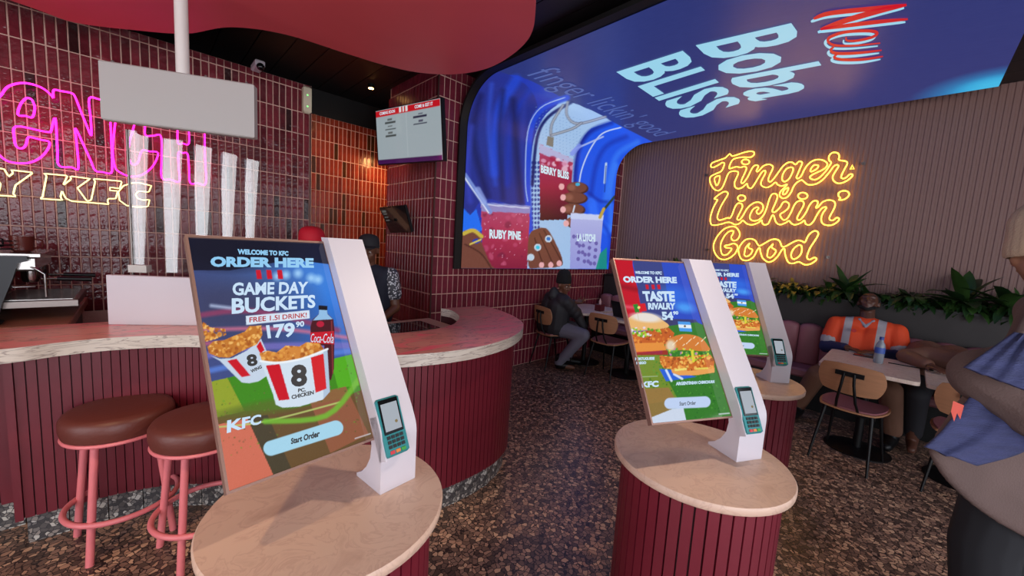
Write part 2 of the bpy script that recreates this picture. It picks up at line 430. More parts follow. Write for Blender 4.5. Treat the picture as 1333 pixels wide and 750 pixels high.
# pillar and screen wall
tiles(wb, (2.165, 1.196 - 6 * .198 - .008, W2Y + .012), 0, 1, .0675, .198, range(0, 53), range(0, 17), TILE2, 300,
      lambda p: seen(p[0], p[1], 0, W2Y), .008, skip=lambda a, z: (2.56 < a < 5.38 and z > 1.4) or z + .09 > CZ or a > 5.7)
tiles(wb, (W2Y + .01, 1.196 - 6 * .198 - .008, 2.172), 1, -1, .0625, .198, range(0, 17), range(0, 17), TILE2, 280, lambda p: seen(p[0], p[1], 1, 2.16), .008, skip=lambda a, z: z + .09 > CZ)
struct(MB().box(2.152, 2.166, W2Y - .006, W2Y + .008, 0, CZ).build('trim_1', mat('bronze_edge_trim', (96, 70, 66), .4, metal=.6)))
struct(MB().box(1.2, 1.212, W1Y - .006, W1Y + .16, 0, 2.915).build('trim_2', bpy.data.materials['bronze_edge_trim']))

mb = MB()
for c in range(22): mb.box(1.36 + c * .0515 + .0035, 1.36 + (c + 1) * .0515 - .0035, ORY + .005, ORY + .012, 2.874, 2.947)
tag(mb.build('cut_tile_course', TILEO[1], wo), kind='stuff')
mb = MB(); zt = 1.196 - 6 * .198 - .008 + 16 * .198
for c in range(53): mb.box(2.165 + c * .0675 + .004, 2.165 + (c + 1) * .0675 - .004, W2Y + .005, W2Y + .012, zt + .004, CZ)
for c in range(16): mb.box(2.165, 2.172, W2Y + .01 + c * .0625 + .004, W2Y + .01 + (c + 1) * .0625 - .004, zt + .004, CZ)
tag(mb.build('cut_tile_course', TILE2[1], wb), kind='stuff')

# coral ceiling canopy, a rounded blob above the counter
cp = [(-1.9, 3.2), (-1.3, 3.6), (-.8, 3.66), (-.41, 3.74), (-.235, 3.77), (.04, 3.57), (.26, 3.36), (.44, 3.03), (.69, 2.85), (1.04, 2.79), (1.30, 2.74), (1.52, 2.64), (1.70, 2.44), (1.78, 2.16), (1.72, 1.80), (1.57, 1.56), (1.3, 1.36), (.9, 1.3), (.4, 1.5), (-.2, 1.75), (-1.0, 1.7), (-1.8, 1.9), (-2.2, 2.5)]
cq = [tuple(p) for p in smooth_line([np.array(p) for p in cp], 8, True)]
can = MB().prism(cq, lambda a, b: (a, b, 2.75), lambda a, b: (a, b, 2.9)).build('ceiling_canopy', CANOPY, smooth=40)
tag(can, 'wavy coral pink canopy panel hanging under the black ceiling over the counter', 'canopy')
for i, p in enumerate([(-1.2, 2.6), (.3, 2.3), (1.2, 2.1)]):
    MB().cyl((p[0], p[1], 2.9), (p[0], p[1], CZ + .02), .008).build('hanger', BLKM, can)

# ================================================================ counter
outer = [(-2.4, 2.45), (-1.6, 2.45), (-1.0, 2.45), (-.41, 2.483), (-.29, 2.517), (-.15, 2.535), (-.01, 2.513), (.1, 2.47), (.2, 2.41), (.36, 2.22), (.5, 1.98), (.66, 1.75), (.84, 1.609), (.97, 1.557), (1.12, 1.527), (1.30, 1.525), (1.51, 1.569), (1.67, 1.641), (1.826, 1.746), (1.963, 1.888), (2.08, 2.114), (2.154, 2.365), (2.17, 2.57)]
inner = [(1.753, 2.604), (1.774, 2.489), (1.725, 2.346), (1.66, 2.23), (1.578, 2.139), (1.46, 2.04), (1.31, 1.985), (1.15, 1.975), (1.0, 2.02), (.86, 2.12), (.72, 2.3), (.58, 2.55), (.4, 2.78), (.2, 2.91), (-.11, 2.95), (-.28, 2.96), (-.485, 2.958), (-1.6, 2.95), (-2.4, 2.95)]
so = smooth_line([np.array(p) for p in outer], 6); si = smooth_line([np.array(p) for p in inner], 6)
def strip_slab(mb, A, B, z0, z1, n=160, mi=0):
    A = resample(A, .001 * 1); B = resample(B[::-1], .001)
    ia = np.linspace(0, len(A) - 1, n).astype(int); ib = np.linspace(0, len(B) - 1, n).astype(int)
    V = []; F = []
    for a, b in zip(A[ia], B[ib]): V += [(a[0], a[1], z0), (b[0], b[1], z0), (b[0], b[1], z1), (a[0], a[1], z1)]
    for i in range(n - 1):
        o = 4 * i
        for k in range(4): F.append((o + k, o + (k + 1) % 4, o + 4 + (k + 1) % 4, o + 4 + k))
    F += [(0, 1, 2, 3), (4 * n - 1, 4 * n - 2, 4 * n - 3, 4 * n - 4)]
    return mb.add(V, F, mi)
ctr = tag(empty('service_counter', (.6, 2.3, 0)), 'long curving service counter with maroon ribbed front under a veined pale stone top', 'counter')
inv = lambda o: (setattr(o, 'matrix_parent_inverse', Matrix.Translation((-.6, -2.3, 0))), o)[1]
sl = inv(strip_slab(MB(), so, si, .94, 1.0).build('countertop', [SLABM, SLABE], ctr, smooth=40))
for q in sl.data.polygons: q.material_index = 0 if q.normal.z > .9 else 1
sl['label'] = 'pale veined stone top with pink reflections painted in'
panel = [(-.42, 2.71), (-.25, 2.705), (-.1, 2.69), (.1, 2.62), (.3, 2.45), (.48, 2.2), (.65, 1.98), (.85, 1.8), (1.0, 1.73), (1.2, 1.69), (1.32, 1.683), (1.5, 1.69), (1.64, 1.72), (1.8, 1.80), (1.93, 1.94), (2.03, 2.14), (2.08, 2.36), (2.09, 2.57)]
core_in = [(a, b) for a, b in inner[:16]]
pls = smooth_line([np.array(p) for p in panel], 8)
n_in = smooth_line([np.array(p) for p in core_in], 6)
def offset(A, d):
    A = np.array(A); T = np.gradient(A, axis=0); T /= np.linalg.norm(T, axis=1)[:, None]; return A + np.stack([-T[:, 1], T[:, 0]], 1) * d
core = offset(pls, .016)
inv(strip_slab(MB(), list(core), n_in, .14, .94, 120).build('counter_core', SLATG, ctr, smooth=40))
inv(MB().box(-2.4, -.42, 2.93, 3.0, .14, .94).build('recessed_front', SLATG, ctr))
def slat_mesh(w, d, h):
    return MB().box(-w / 2, w / 2, -d, 0, 0, h, bev=.003).mesh('slat', SLAT)
ws = .034; sm_ = slat_mesh(ws - .0045, .014, .8)
def place_slats(P, parent, step, z, mesh, fix, name='slat'):
    Q = resample(P, step)
    for a, b in zip(Q, Q[1:]):
        m = (a + b) / 2; t = b - a; o = link(name, mesh, parent); fix(o, m, math.atan2(t[1], t[0]), z)
def fixc(o, m, a, z): o.location = (m[0] - .6, m[1] - 2.3, z); o.rotation_euler = (0, 0, a)
place_slats(core, ctr, ws, .14, sm_, fixc)
place_slats(np.array([(-.42, 2.93), (-1.6, 2.93)])[::-1], ctr, .1, .14, slat_mesh(.094, .02, .8), fixc)
MBk = MB().box(-.445, -.42, 2.70, 2.95, .14, .94).build('end_board', SLAT, ctr); inv(MBk)
kick = offset(pls, .03); kq = resample(kick, .135)
for a, b in zip(kq, kq[1:]):
    L = np.linalg.norm(b - a); o = MB().box(-L / 2 + .002, L / 2 - .002, 0, .02, 0, .145).build('kick_tile', KICK, ctr)
    m = (a + b) / 2; fixc(o, m, math.atan2(*(b - a)[::-1]), 0)
for k in range(9):
    o = MB().box(-.074, .074, 0, .02, 0, .145).build('kick_tile', KICK, ctr); fixc(o, (-.45 - .075 - k * .15, 2.93), 0, 0)

# inner work counter with the dark glass insert
wk = tag(empty('inner_worktop', (1.15, 2.5, 0)), 'low inner worktop with black glass insert behind the curved counter end', 'worktop')
MB().box(-.3, .575, -.2, .24, .87, .90, bev=.003).build('frame', mat('beige_steel_frame', (196, 158, 136), .35), wk)
MB().box(-.2, .44, -.13, .15, .9005, .905).build('glass_insert', mat('black_glass', (20, 14, 20), .05), wk)
MB().box(-.25, .5, -.1, .22, 0, .87).build('cabinet', DARKG, wk)

# coffee bar
cb = tag(empty('coffee_bar', (-1.2, 3.5, 0)), 'brown wooden back bar carrying the coffee machine', 'counter')
MB().box(-1.8, .93, -.53, .5, .95, 1.0, bev=.004).build('wooden_top', mat('walnut_top', (150, 98, 78), .35, vary=.25, scale=4, stretch=(1, 6, 1)), cb)
MB().box(-1.78, .9, -.5, .5, 0, .95).build('cabinet', BLKM, cb)

# ================================================================ things on and above the counter
a0 = -math.atan2(.29, .574)
lb = tag(empty('hanging_lightbox', (.175, 2.655, 0), a0), 'plain white rectangular box hanging from a white ceiling pole', 'sign box')
MB().box(-.322, .322, 0, .05, 2.025, 2.30, bev=.006).build('casing', mat('white_acrylic', (176, 172, 168), .45), lb)
MB().lathe((.0, .03, 2.30), [(.028, 0), (.028, .45)], 20).build('pole', mat('white_pole', (226, 222, 216), .3), lb, smooth=40)
for q in (-.28, .1, .28): MB().lathe((q, .025, 2.30), [(.006, 0), (.006, .012)], 8).build('screw', STEEL, lb)
GLS, t_, b_ = node_mat('coated_glass')
tr_ = t_.nodes.new('ShaderNodeBsdfTransparent'); gl_ = t_.nodes.new('ShaderNodeBsdfGlossy'); gl_.inputs['Roughness'].default_value = .0
mx_ = t_.nodes.new('ShaderNodeMixShader'); mx_.inputs[0].default_value = .06; t_.links.new(tr_.outputs[0], mx_.inputs[1]); t_.links.new(gl_.outputs[0], mx_.inputs[2]); t_.links.new(mx_.outputs[0], t_.nodes['Material Output'].inputs[0])
gs = tag(empty('glass_guard', (.24, 2.775, 0), a0), 'tall clear glass guard standing between counter and white hanging box', 'glass screen')
MB().box(-.31, .30, .02, .028, 1.0, 2.02).build('pane', GLS, gs)
MB().box(-.312, -.306, .016, .032, 1.0, 2.02).build('edge_strip', STEEL, gs)
MB().box(-.32, -.24, .0, .05, 1.27, 1.31).build('clip', OFFW, gs)
bx = tag(MB().box(-.19, .42, -.035, .0, 1.0, 1.262, bev=.003).build('white_counter_box', WHITE), 'plain white display box standing on the veined stone counter', 'display box')
bx.location = (.055, 2.80, 0); bx.rotation_euler = (0, 0, -.545)

# ================================================================ bar stools
def stool(x, y, rz, lab):
    s = tag(empty('bar_stool', (x, y, 0), rz), lab, 'stool', 'round bar stools at the counter')
    MB().lathe((0, 0, 0), [(.17, .555), (.194, .562), (.201, .595), (.200, .632), (.188, .652), (.165, .66), (.08, .663), (0.001, .664)], 40).build('seat', LEATH, s, smooth=60)
    MB().tube([(.19 * math.cos(a), .19 * math.sin(a), .55) for a in np.linspace(0, 2 * PI, 49)[:-1]], .009, True, 8).build('seat_ring', PINKM, s, smooth=60)
    for k in range(4):
        a = PI / 4 + k * PI / 2; c, q = math.cos(a), math.sin(a)
        MB().cyl((.145 * c, .145 * q, .55), (.205 * c, .205 * q, 0), .0145, n=14).build('leg', PINKM, s, smooth=60)
    MB().tube([(.20 * math.cos(a), .20 * math.sin(a), .19) for a in np.linspace(0, 2 * PI, 49)[:-1]], .0125, True, 8).build('foot_ring', PINKM, s, smooth=60)
    return s
stool(-.088, 2.555, .2, 'pink metal bar stool with brown round seat, further from the ordering kiosks')
stool(.2, 2.228, .2, 'pink metal bar stool with brown round seat, half behind the nearest kiosk screen')
# ================================================================ the big bent screen
LX0, LX1, LY, LZ0, LZ1, LR, LEND = 2.50, 5.42, 3.37, 1.267, 3.17, .45, -.34
def led_rows():
    rows = [(LY, z) for z in np.linspace(LZ0, LZ1 - LR, 130)]
    rows += [(LY - LR + LR * math.cos(a), LZ1 - LR + LR * math.sin(a)) for a in np.linspace(0, PI / 2, 62)[1:]]
    rows += [(y, LZ1) for y in np.linspace(LY - LR, 2.3, 40)[1:]] + [(y, LZ1) for y in np.linspace(2.3, LEND, 60)[1:]]
    return rows
rows = led_rows(); nx = 250
P3 = np.array([[(x, y, z) for x in np.linspace(LX0, LX1, nx + 1)] for y, z in rows])
U, V = proj(P3.reshape(-1, 3))
p = Paint(U, V, (42, 52, 114))
s_ = np.clip((P3.reshape(-1, 3)[:, 0] - 2.5) / 3, 0, 1)[:, None]
p.c = p.c * (1 - s_ * .12) + np.array([52, 48, 100]) * s_ * .12
p.ell(1290, 112, 75, 16, (38, 150, 205), 1, -.2, 1.0); p.ell(1295, 112, 40, 10, (60, 180, 225), 1, -.2, 1.0)
fig = [(560, 400), (560, 110), (600, 100), (640, 96), (674, 98), (697, 108), (740, 132), (792, 158), (850, 186), (850, 400)]
cw_ = lambda o, s, P: [(o[0] + a / s, o[1] + b / s) for a, b in P]
p.poly(fig, (34, 54, 168))
p.poly([(636, 96), (604, 150), (596, 300), (625, 262), (650, 262), (690, 270), (692, 200), (700, 150), (694, 122), (672, 102)], (36, 46, 132), .9, True)
for P, w_, c_, a_ in (([(672, 104), (648, 150), (644, 225)], 13, (34, 70, 205), .8), ([(690, 118), (666, 160), (660, 240)], 7, (28, 52, 170), .8), ([(625, 125), (616, 180), (634, 255)], 9, (24, 28, 88), .8),
                      ([(655, 118), (650, 180), (655, 258)], 5, (22, 28, 84), .8), ([(668, 130), (672, 190), (678, 262)], 8, (26, 30, 86), .8), ([(614, 165), (608, 220), (612, 262)], 6, (60, 72, 200), .6),
                      ([(640, 110), (636, 170), (645, 240)], 4, (50, 84, 215), .7), ([(683, 135), (680, 190), (686, 262)], 4, (44, 58, 160), .8)): p.line(P, w_, c_, a_, 7)
p.poly([(600, 268), (612, 280), (620, 272), (628, 300), (612, 306), (600, 302)], (30, 110, 240), .95)
p.poly([(738, 131), (796, 158), (770, 167), (754, 190), (747, 230), (750, 262), (758, 300), (757, 349), (686, 349), (690, 300), (690, 220), (697, 175), (710, 150), (724, 138)], (158, 190, 228), 1, True)
for i in range(14):
    for j in range(24): p.ell(698 + i * 4.4, 140 + j * 4.2 + i * 1.2, .7, .7, (120, 155, 205), .7 * (698 + i * 4.4 < 762))
for j in range(18):
    for i in range(3): p.ell(693 + i * 4, 212 + j * 6, 1.6, 2.1, (40, 56, 140), .9)
p.line([(738, 127), (706, 141), (691, 170), (687, 235), (690, 300)], 8, (34, 70, 205), 1, 3)
p.line([(744, 133), (714, 152), (699, 180), (693, 240)], 4, (16, 24, 92), .9, 2)
p.line([(735, 127), (703, 141), (687, 172), (684, 235), (687, 262)], 1.4, (186, 205, 240), .8, .8)
for P in ([(739, 133), (738, 150), (752, 161), (788, 152)], [(733, 137), (719, 160), (717, 176)], [(718, 176), (744, 168), (757, 160)]): p.line(P, 3.6, (108, 112, 128), .9, 1.2); p.line(P, 1.2, (190, 200, 215), .8, 1)
p.poly([(713, 177), (721, 179), (720, 192), (711, 189)], (120, 118, 112))
p.poly([(796, 158), (852, 186), (850, 400), (757, 400), (757, 300), (750, 262), (747, 230), (754, 190), (770, 167)], (30, 84, 226), 1)
for P, w_, c_, a_ in (([(796, 160), (768, 172), (752, 200), (748, 250)], 5, (18, 36, 140), .9), ([(815, 178), (790, 190), (776, 215), (768, 262)], 6, (22, 56, 180), .8), ([(830, 185), (805, 200), (795, 225), (788, 262)], 7, (60, 130, 250), .6),
                      ([(770, 262), (776, 285), (792, 300)], 12, (48, 112, 250), .8), ([(765, 250), (782, 262), (800, 262)], 3, (16, 44, 160), .9), ([(780, 285), (795, 310), (790, 340)], 5, (20, 60, 190), .8), ([(802, 215), (795, 250), (796, 300)], 6, (70, 140, 255), .5)): p.line(P, w_, c_, a_, 5)
p.line([(808, 166), (784, 174), (768, 195), (757, 222), (753, 248)], 1.8, (205, 216, 240), .9, .8)
p.line([(744, 196), (785, 178)], 2.4, (168, 182, 232), .9, 1); p.line([(745, 200), (754, 190)], 6, (120, 140, 230), .8, 1)
p.line([(789, 213), (787, 238)], 3, (176, 200, 235), 1, 1); p.line([(789, 216), (787, 250)], 1, (20, 40, 120), .8, .8)
skin = (112, 66, 54); skd = (72, 38, 32); nail = (226, 168, 172)
# glasses of drink
def glass(P, top, mid, low, y0, y1):
    q = Paint(p.U, p.V, mid); t = np.clip((p.V - y0) / (y1 - y0), 0, 1)[:, None]
    q.c = np.where(t < .5, np.array(top) * (1 - t * 2) + np.array(mid) * t * 2, np.array(mid) * (2 - t * 2) + np.array(low) * (t * 2 - 1)); m = p.inside(P)
    p.c = np.where(m[:, None], q.c, p.c)
glass([(702, 187), (746, 207), (744, 245), (738, 286), (703, 287)], (168, 60, 96), (146, 26, 62), (60, 14, 30), 200, 287)
p.poly([(702, 187), (746, 207), (746, 216), (702, 199)], (176, 186, 224), .9); p.speck([(703, 196), (746, 212), (745, 226), (703, 214)], 30, [(215, 160, 190), (160, 30, 60), (230, 200, 215)], 1.5, 5, .8, 3)
for a, b, w_ in ((752, 245, 13), (749, 258, 15), (747, 273, 14), (750, 290, 12)):
    p.ell(a, b, w_ + 1, 8, skd, 1, .05); p.ell(a - 1, b - 1, w_, 7, skin, 1, .05); p.ell(a - 8, b - 1, 5, 4, (150, 96, 80), .7, 0, .8)
for a, b in ((732, 243), (722 + 12, 257), (734, 273), (738, 291)): p.ell(a - 1, b, 3.6, 4.2, nail)
p.ell(752, 240, 3, 2, (60, 170, 210)); p.line([(748, 268), (746, 276)], 2, (200, 210, 230), 1, 1)
glass([(626, 265), (690, 269), (686, 350), (629, 350)], (172, 70, 108), (166, 44, 78), (128, 30, 58), 268, 350)
p.poly([(625, 263), (691, 268), (690, 278), (627, 275)], (136, 146, 206), .85); p.line([(628, 266), (688, 271)], 1.5, (215, 225, 245), .8)
p.speck([(628, 276), (688, 279), (686, 346), (630, 346)], 26, [(110, 30, 60), (190, 80, 118), (200, 96, 130)], 1.5, 5, .55, 5); p.speck([(628, 276), (688, 279), (686, 346), (630, 346)], 60, [(225, 160, 190)], .3, .8, .9, 6)
p.line([(605, 228), (638, 276)], 6, (120, 146, 214), .9, 1); p.line([(604, 230), (636, 277)], 1.3, (230, 238, 250), .9); p.line([(622, 247), (630, 262)], 8, (150, 170, 230), .7, 2)
p.poly([(598, 312), (606, 300), (622, 304), (629, 322), (640, 346), (648, 352), (596, 352)], skin, 1, True); p.line([(605, 318), (626, 330), (640, 350)], 2, skd, .9); p.line([(604, 304), (616, 300), (627, 308)], 5, (196, 172, 66), 1, 1); p.ell(620, 314, 5, 3, (30, 60, 170)); p.line([(612, 318), (626, 312)], 2, (220, 200, 90), 1, 1)
# ringed hand on the table
p.poly([(689, 306), (704, 297), (714, 300), (726, 322), (732, 338), (729, 347), (700, 349), (688, 346)], skin, 1, True)
for P in ([(704, 300), (716, 320), (728, 342)], [(698, 304), (708, 326), (716, 344)], [(692, 310), (698, 330), (703, 344)]): p.line(P, 7, skin, 1, 2); p.line([(a + 4, b) for a, b in P], 1.6, skd, .9)
for a, b in ((728, 343), (717, 345), (705, 345)): p.ell(a, b, 3.4, 3.8, nail)
for a, b, c_ in ((714, 311, (40, 110, 190)), (700, 322, (50, 190, 220)), (691, 335, (180, 205, 225))): p.ell(a, b, 4.6, 4.6, (190, 205, 220)); p.ell(a, b, 2.6, 2.6, c_)
glass([(743, 278), (785, 281), (780, 350), (742, 350)], (176, 180, 226), (158, 160, 216), (146, 150, 214), 278, 350)
p.poly([(743, 277), (786, 280), (785, 287), (743, 285)], (196, 206, 240), .9)
for k in range(20): p.ell(747 + (k * 7.3) % 30, 308 + (k * 11.7) % 38, 2.3, 2.6, (96, 84, 158), .85)
p.poly([(775, 352), (781, 330), (790, 322), (790, 352)], (24, 140, 120), .9); p.line([(782, 278), (800, 256)], 3, (40, 60, 60), 1, 1); p.line([(781, 283), (786, 272)], 4, (190, 160, 70), 1, 1)
p.line([(598, 351), (790, 352)], 3, (30, 40, 150), .6)
p.grain(1.2)
LEDM = screen_mat('led_wall_picture', 1.0, .32, .35)
led = tag(empty('curved_video_screen', (0, 0, 0)), 'huge curved video screen of iced drinks bending from back wall onto ceiling', 'screen')
grid_picture('display', P3, nx, len(rows) - 1, p.c, LEDM, led)
body = MB(); 
def bk(y, z, d):
    if z <= LZ1 - LR + 1e-6: return (y + d, z)
    if y <= LY - LR + 1e-6: return (y, z + d)
    a = math.atan2(z - (LZ1 - LR), y - (LY - LR)); return (y + d * math.cos(a), z + d * math.sin(a))
A = [(LY + .005, LZ0 - .006)] + [bk(y, z, .005) for y, z in rows[::3]] + [(LEND - .01, LZ1 + .005)]
def outs(y, z):
    if z < LZ1 - LR: return (LY + .028, z)
    a = math.atan2(z - (LZ1 - LR), y - (LY - LR)); return ((LY - LR) + (LR + .03) * math.cos(a), (LZ1 - LR) + (LR + .03) * math.sin(a)) if y > LY - LR else (y, LZ1 + .04)
Bp = [outs(y, z) for y, z in A]
ring = A + Bp[::-1]
n = len(A); Vv = [(LX0 - .005, y, z) for y, z in A] + [(LX0 - .005, y, z) for y, z in Bp] + [(LX1 + .005, y, z) for y, z in A] + [(LX1 + .005, y, z) for y, z in Bp]; Ff = []
for i in range(n - 1): Ff += [(i, i + 1, n + i + 1, n + i), (2 * n + i, 3 * n + i, 3 * n + i + 1, 2 * n + i + 1), (n + i, n + i + 1, 3 * n + i + 1, 3 * n + i), (i, 2 * n + i, 2 * n + i + 1, i + 1)]
Ff += [(0, n, 3 * n, 2 * n), (n - 1, 3 * n - 1, 4 * n - 1, 2 * n - 1)]
body.add(Vv, Ff); body.build('screen_casing', BLKM, led)
# black side frame seen on the left
fr = MB()
for i in range(n - 1):
    (y0, z0), (y1, z1), (a0_, b0_), (a1_, b1_) = A[i], A[i + 1], Bp[i], Bp[i + 1]
    fr.add([(LX0 - .09, y0 - .0, z0), (LX0 - .006, y0, z0), (LX0 - .006, y1, z1), (LX0 - .09, y1, z1), (LX0 - .09, a0_, b0_), (LX0 - .006, a0_, b0_), (LX0 - .006, a1_, b1_), (LX0 - .09, a1_, b1_)],
           [(0, 1, 2, 3), (4, 7, 6, 5), (0, 3, 7, 4), (1, 5, 6, 2)])
fr.build('black_frame', BLACK, led)
def emis(name, col, s=1.): return mat(name, (8, 8, 8), .4, emit=col, es=s)
PALE = emis('pale_blue_lettering', (150, 208, 232)); NAVYL = emis('slate_blue_lettering', (78, 96, 160)); REDL = emis('red_lettering', (196, 24, 40)); WHT = emis('white_lettering', (205, 228, 240))
on_ceil = lambda u, v: on(u, v, 2, LZ1 - .004)
on_wall = lambda u, v: on(u, v, 1, LY - .003)
def words(items, to3, name, material, parent, local=None, **kw):
    for t, q in items:
        Vt, Ft = word_mesh(t, q, to3, **kw)
        if local: Vt = [local(v) for v in Vt]
        MB().add(Vt, Ft).build(name, material, parent)
q4 = lambda o, s, TL, TR, BR, BL: [(o[0] + a / s, o[1] + b / s) for a, b in (BL, BR, TR, TL)]
words([('BLISS', q4((790, 0), 4.41, (440, 290), (785, 592), (458, 690), (50, 415))), ('Boba', [(904, 59.4), (977, 133), (1090, 114), (1030, 30)])], on_ceil, 'lettering', PALE, led, bold=.022)
def on_led(u, v):
    q = on(u, v, 1, LY - .004)
    if q[2] < LZ1 - LR: return q
    q = on(u, v, 2, LZ1 - .005)
    if q[1] < LY - LR: return q
    r = ray(u, v); c0 = np.array([LY - LR, LZ1 - LR]); o_ = np.array([0, EYE]) - c0; d = np.array([r[1], r[2]])
    a, b, c = d @ d, 2 * o_ @ d, o_ @ o_ - (LR - .006) ** 2; t = (-b + math.sqrt(max(b * b - 4 * a * c, 0))) / (2 * a); return CAM + r * t
words([("finger lickin' good", [(676, 103), (850, 182), (882, 171), (716, 82)])], on_led, 'script_line', NAVYL, led, bold=-.008, shear=.35)
def ribbon(P, w_):
    P = np.array(smooth_line([np.array(a, float) for a in P], 5)); T = np.gradient(P, axis=0); T /= np.linalg.norm(T, axis=1)[:, None] + 1e-9; N = np.stack([-T[:, 1], T[:, 0]], 1)
    n = len(P); ww = (w_ * (np.sin(np.linspace(.12, PI - .12, n)) ** .45))[:, None] / 2; return P + N * ww, P - N * ww
def ribs(mb, P, w_, o, s, to3, dx=0, dy=0):
    L, Rr = ribbon(P, w_); n = len(L); V_ = [to3(o[0] + (a + dx) / s, o[1] + (b + dy) / s) for a, b in L] + [to3(o[0] + (a + dx) / s, o[1] + (b + dy) / s) for a, b in Rr]
    mb.add(V_, [(i, i + 1, n + i + 1, n + i) for i in range(n - 1)])
NP = [([(75, 205), (250, 145), (700, 95), (1085, 52)], 52), ([(1085, 52), (800, 115), (450, 215), (150, 320)], 62), ([(150, 318), (500, 270), (800, 235), (1100, 208)], 46),
      ([(430, 400), (440, 440), (560, 440), (720, 400), (762, 352), (650, 335), (420, 348), (260, 400), (235, 450), (310, 492), (520, 495), (800, 468)], 34),
      ([(300, 505), (262, 545), (330, 580), (560, 575), (815, 545)], 34), ([(330, 590), (300, 625), (400, 648), (620, 645), (830, 612)], 32)]
ms_ = MB(); on_c2 = lambda u, v: on(u, v, 2, LZ1 - .003)
for P, w_ in NP: ribs(ms_, P, w_, (1050, 0), 8.336, on_c2, -28, 32)
ms_.build('brush_word_shadow', PALE, led)
ms_ = MB(); on_c3 = lambda u, v: on(u, v, 2, LZ1 - .006)
for P, w_ in NP: ribs(ms_, P, w_, (1050, 0), 8.336, on_c3)
ms_.build('brush_word', REDL, led)
words([('RUBY PINE', [(637, 310.5), (678, 312.5), (678, 301.5), (637, 298.5)]), ('BERRY BLISS', [(704, 225), (740.5, 234), (740.5, 224), (704, 214.5)]), ('LA LITCHI', [(751, 314), (775, 315), (775, 305), (751, 304)])], on_wall, 'drink_names', WHT, led, bold=.045)

# ================================================================ ordering kiosks
PIL = marble; KZ = .802
KP = [(.508, .979, 0, .103), (1.568, .342, 0, -.469), (2.779, .493, 0, -.726)]
TLT = math.atan2(.337, .556); SN = np.array([0, -math.cos(TLT), math.sin(TLT)])
S0 = np.array([0, .048, .948]); S1 = np.array([0, .385, 1.504]); UL, UR = -.385, -.028
kw3 = lambda pose, p: world_of(pose)(p)
def kiosk_column(k):
    front = [(0, KZ), (0, .955)] + [tuple(v) for v in smooth_line([np.array(p_) for p_ in ((0, .955), (.006, .985), (.03, 1.03))], 4)[1:]] + [(.343, 1.524)]
    back = [(.392, 1.524), (.085, 1.02), (.06, .965), (.052, .93), (.058, .89), (.078, .855), (.105, .828), (.133, .812), (.133, KZ)]
    poly = front + back
    o = MB().prism(poly, lambda a, b: (-.033, a, b), lambda a, b: (.086, a, b)).build('column', WHITE, k, smooth=25); return o
def kiosk_terminal(k, on_):
    t = Vector((0, .42, .91)).normalized(); q = Matrix.Rotation(-math.radians(26), 4, 'X'); base = Vector((.008, -.016, .915))
    xf = lambda x, y, z: base + q @ Vector((x, y, z))
    teal = mat('teal_plastic', (34, 128, 132), .4); 
    b = MB().box(-.037, .037, -.012, .022, 0, .165, bev=.006, xf=xf).build('card_terminal', teal, k); b['label'] = 'teal card payment terminal with keypad'
    MB().box(-.031, .031, -.0145, -.011, .062, .160, bev=.001, xf=xf).build('bezel', mat('gloss_black', (12, 12, 14), .15), b)
    sc = MB().box(-.026, .026, -.0158, -.0143, .070, .148, xf=xf).build('small_screen', emis('terminal_screen', (168, 176, 186), .9 if on_ else .5), b)
    MB().lathe(xf(.012, -.0160, .092), [(.0045, 0), (.0045, .0006)], 16, ax=xf(0, -1, 0) - xf(0, 0, 0)).build('round_mark', mat('ochre_print', (120, 104, 60), .5), b)
    keys = [mat('black_key', (24, 26, 30), .4), mat('red_key', (200, 50, 60), .4), mat('orange_key', (214, 120, 50), .4), mat('green_key', (60, 150, 60), .4)]
    for r in range(3):
        for c in range(4): MB().box(-.026 + c * .0138, -.026 + c * .0138 + .0105, -.0142, -.0115, .048 - r * .0128, .048 - r * .0128 + .009, xf=xf).build('key', keys[0], b)
    for c in range(3): MB().box(-.025 + c * .018, -.025 + c * .018 + .014, -.0142, -.0115, .007, .0165, bev=.001, xf=xf).build('key', keys[c + 1], b)
    MB().box(-.041, -.036, -.006, .03, -.006, .12, xf=xf).build('holder', WHITE, k)
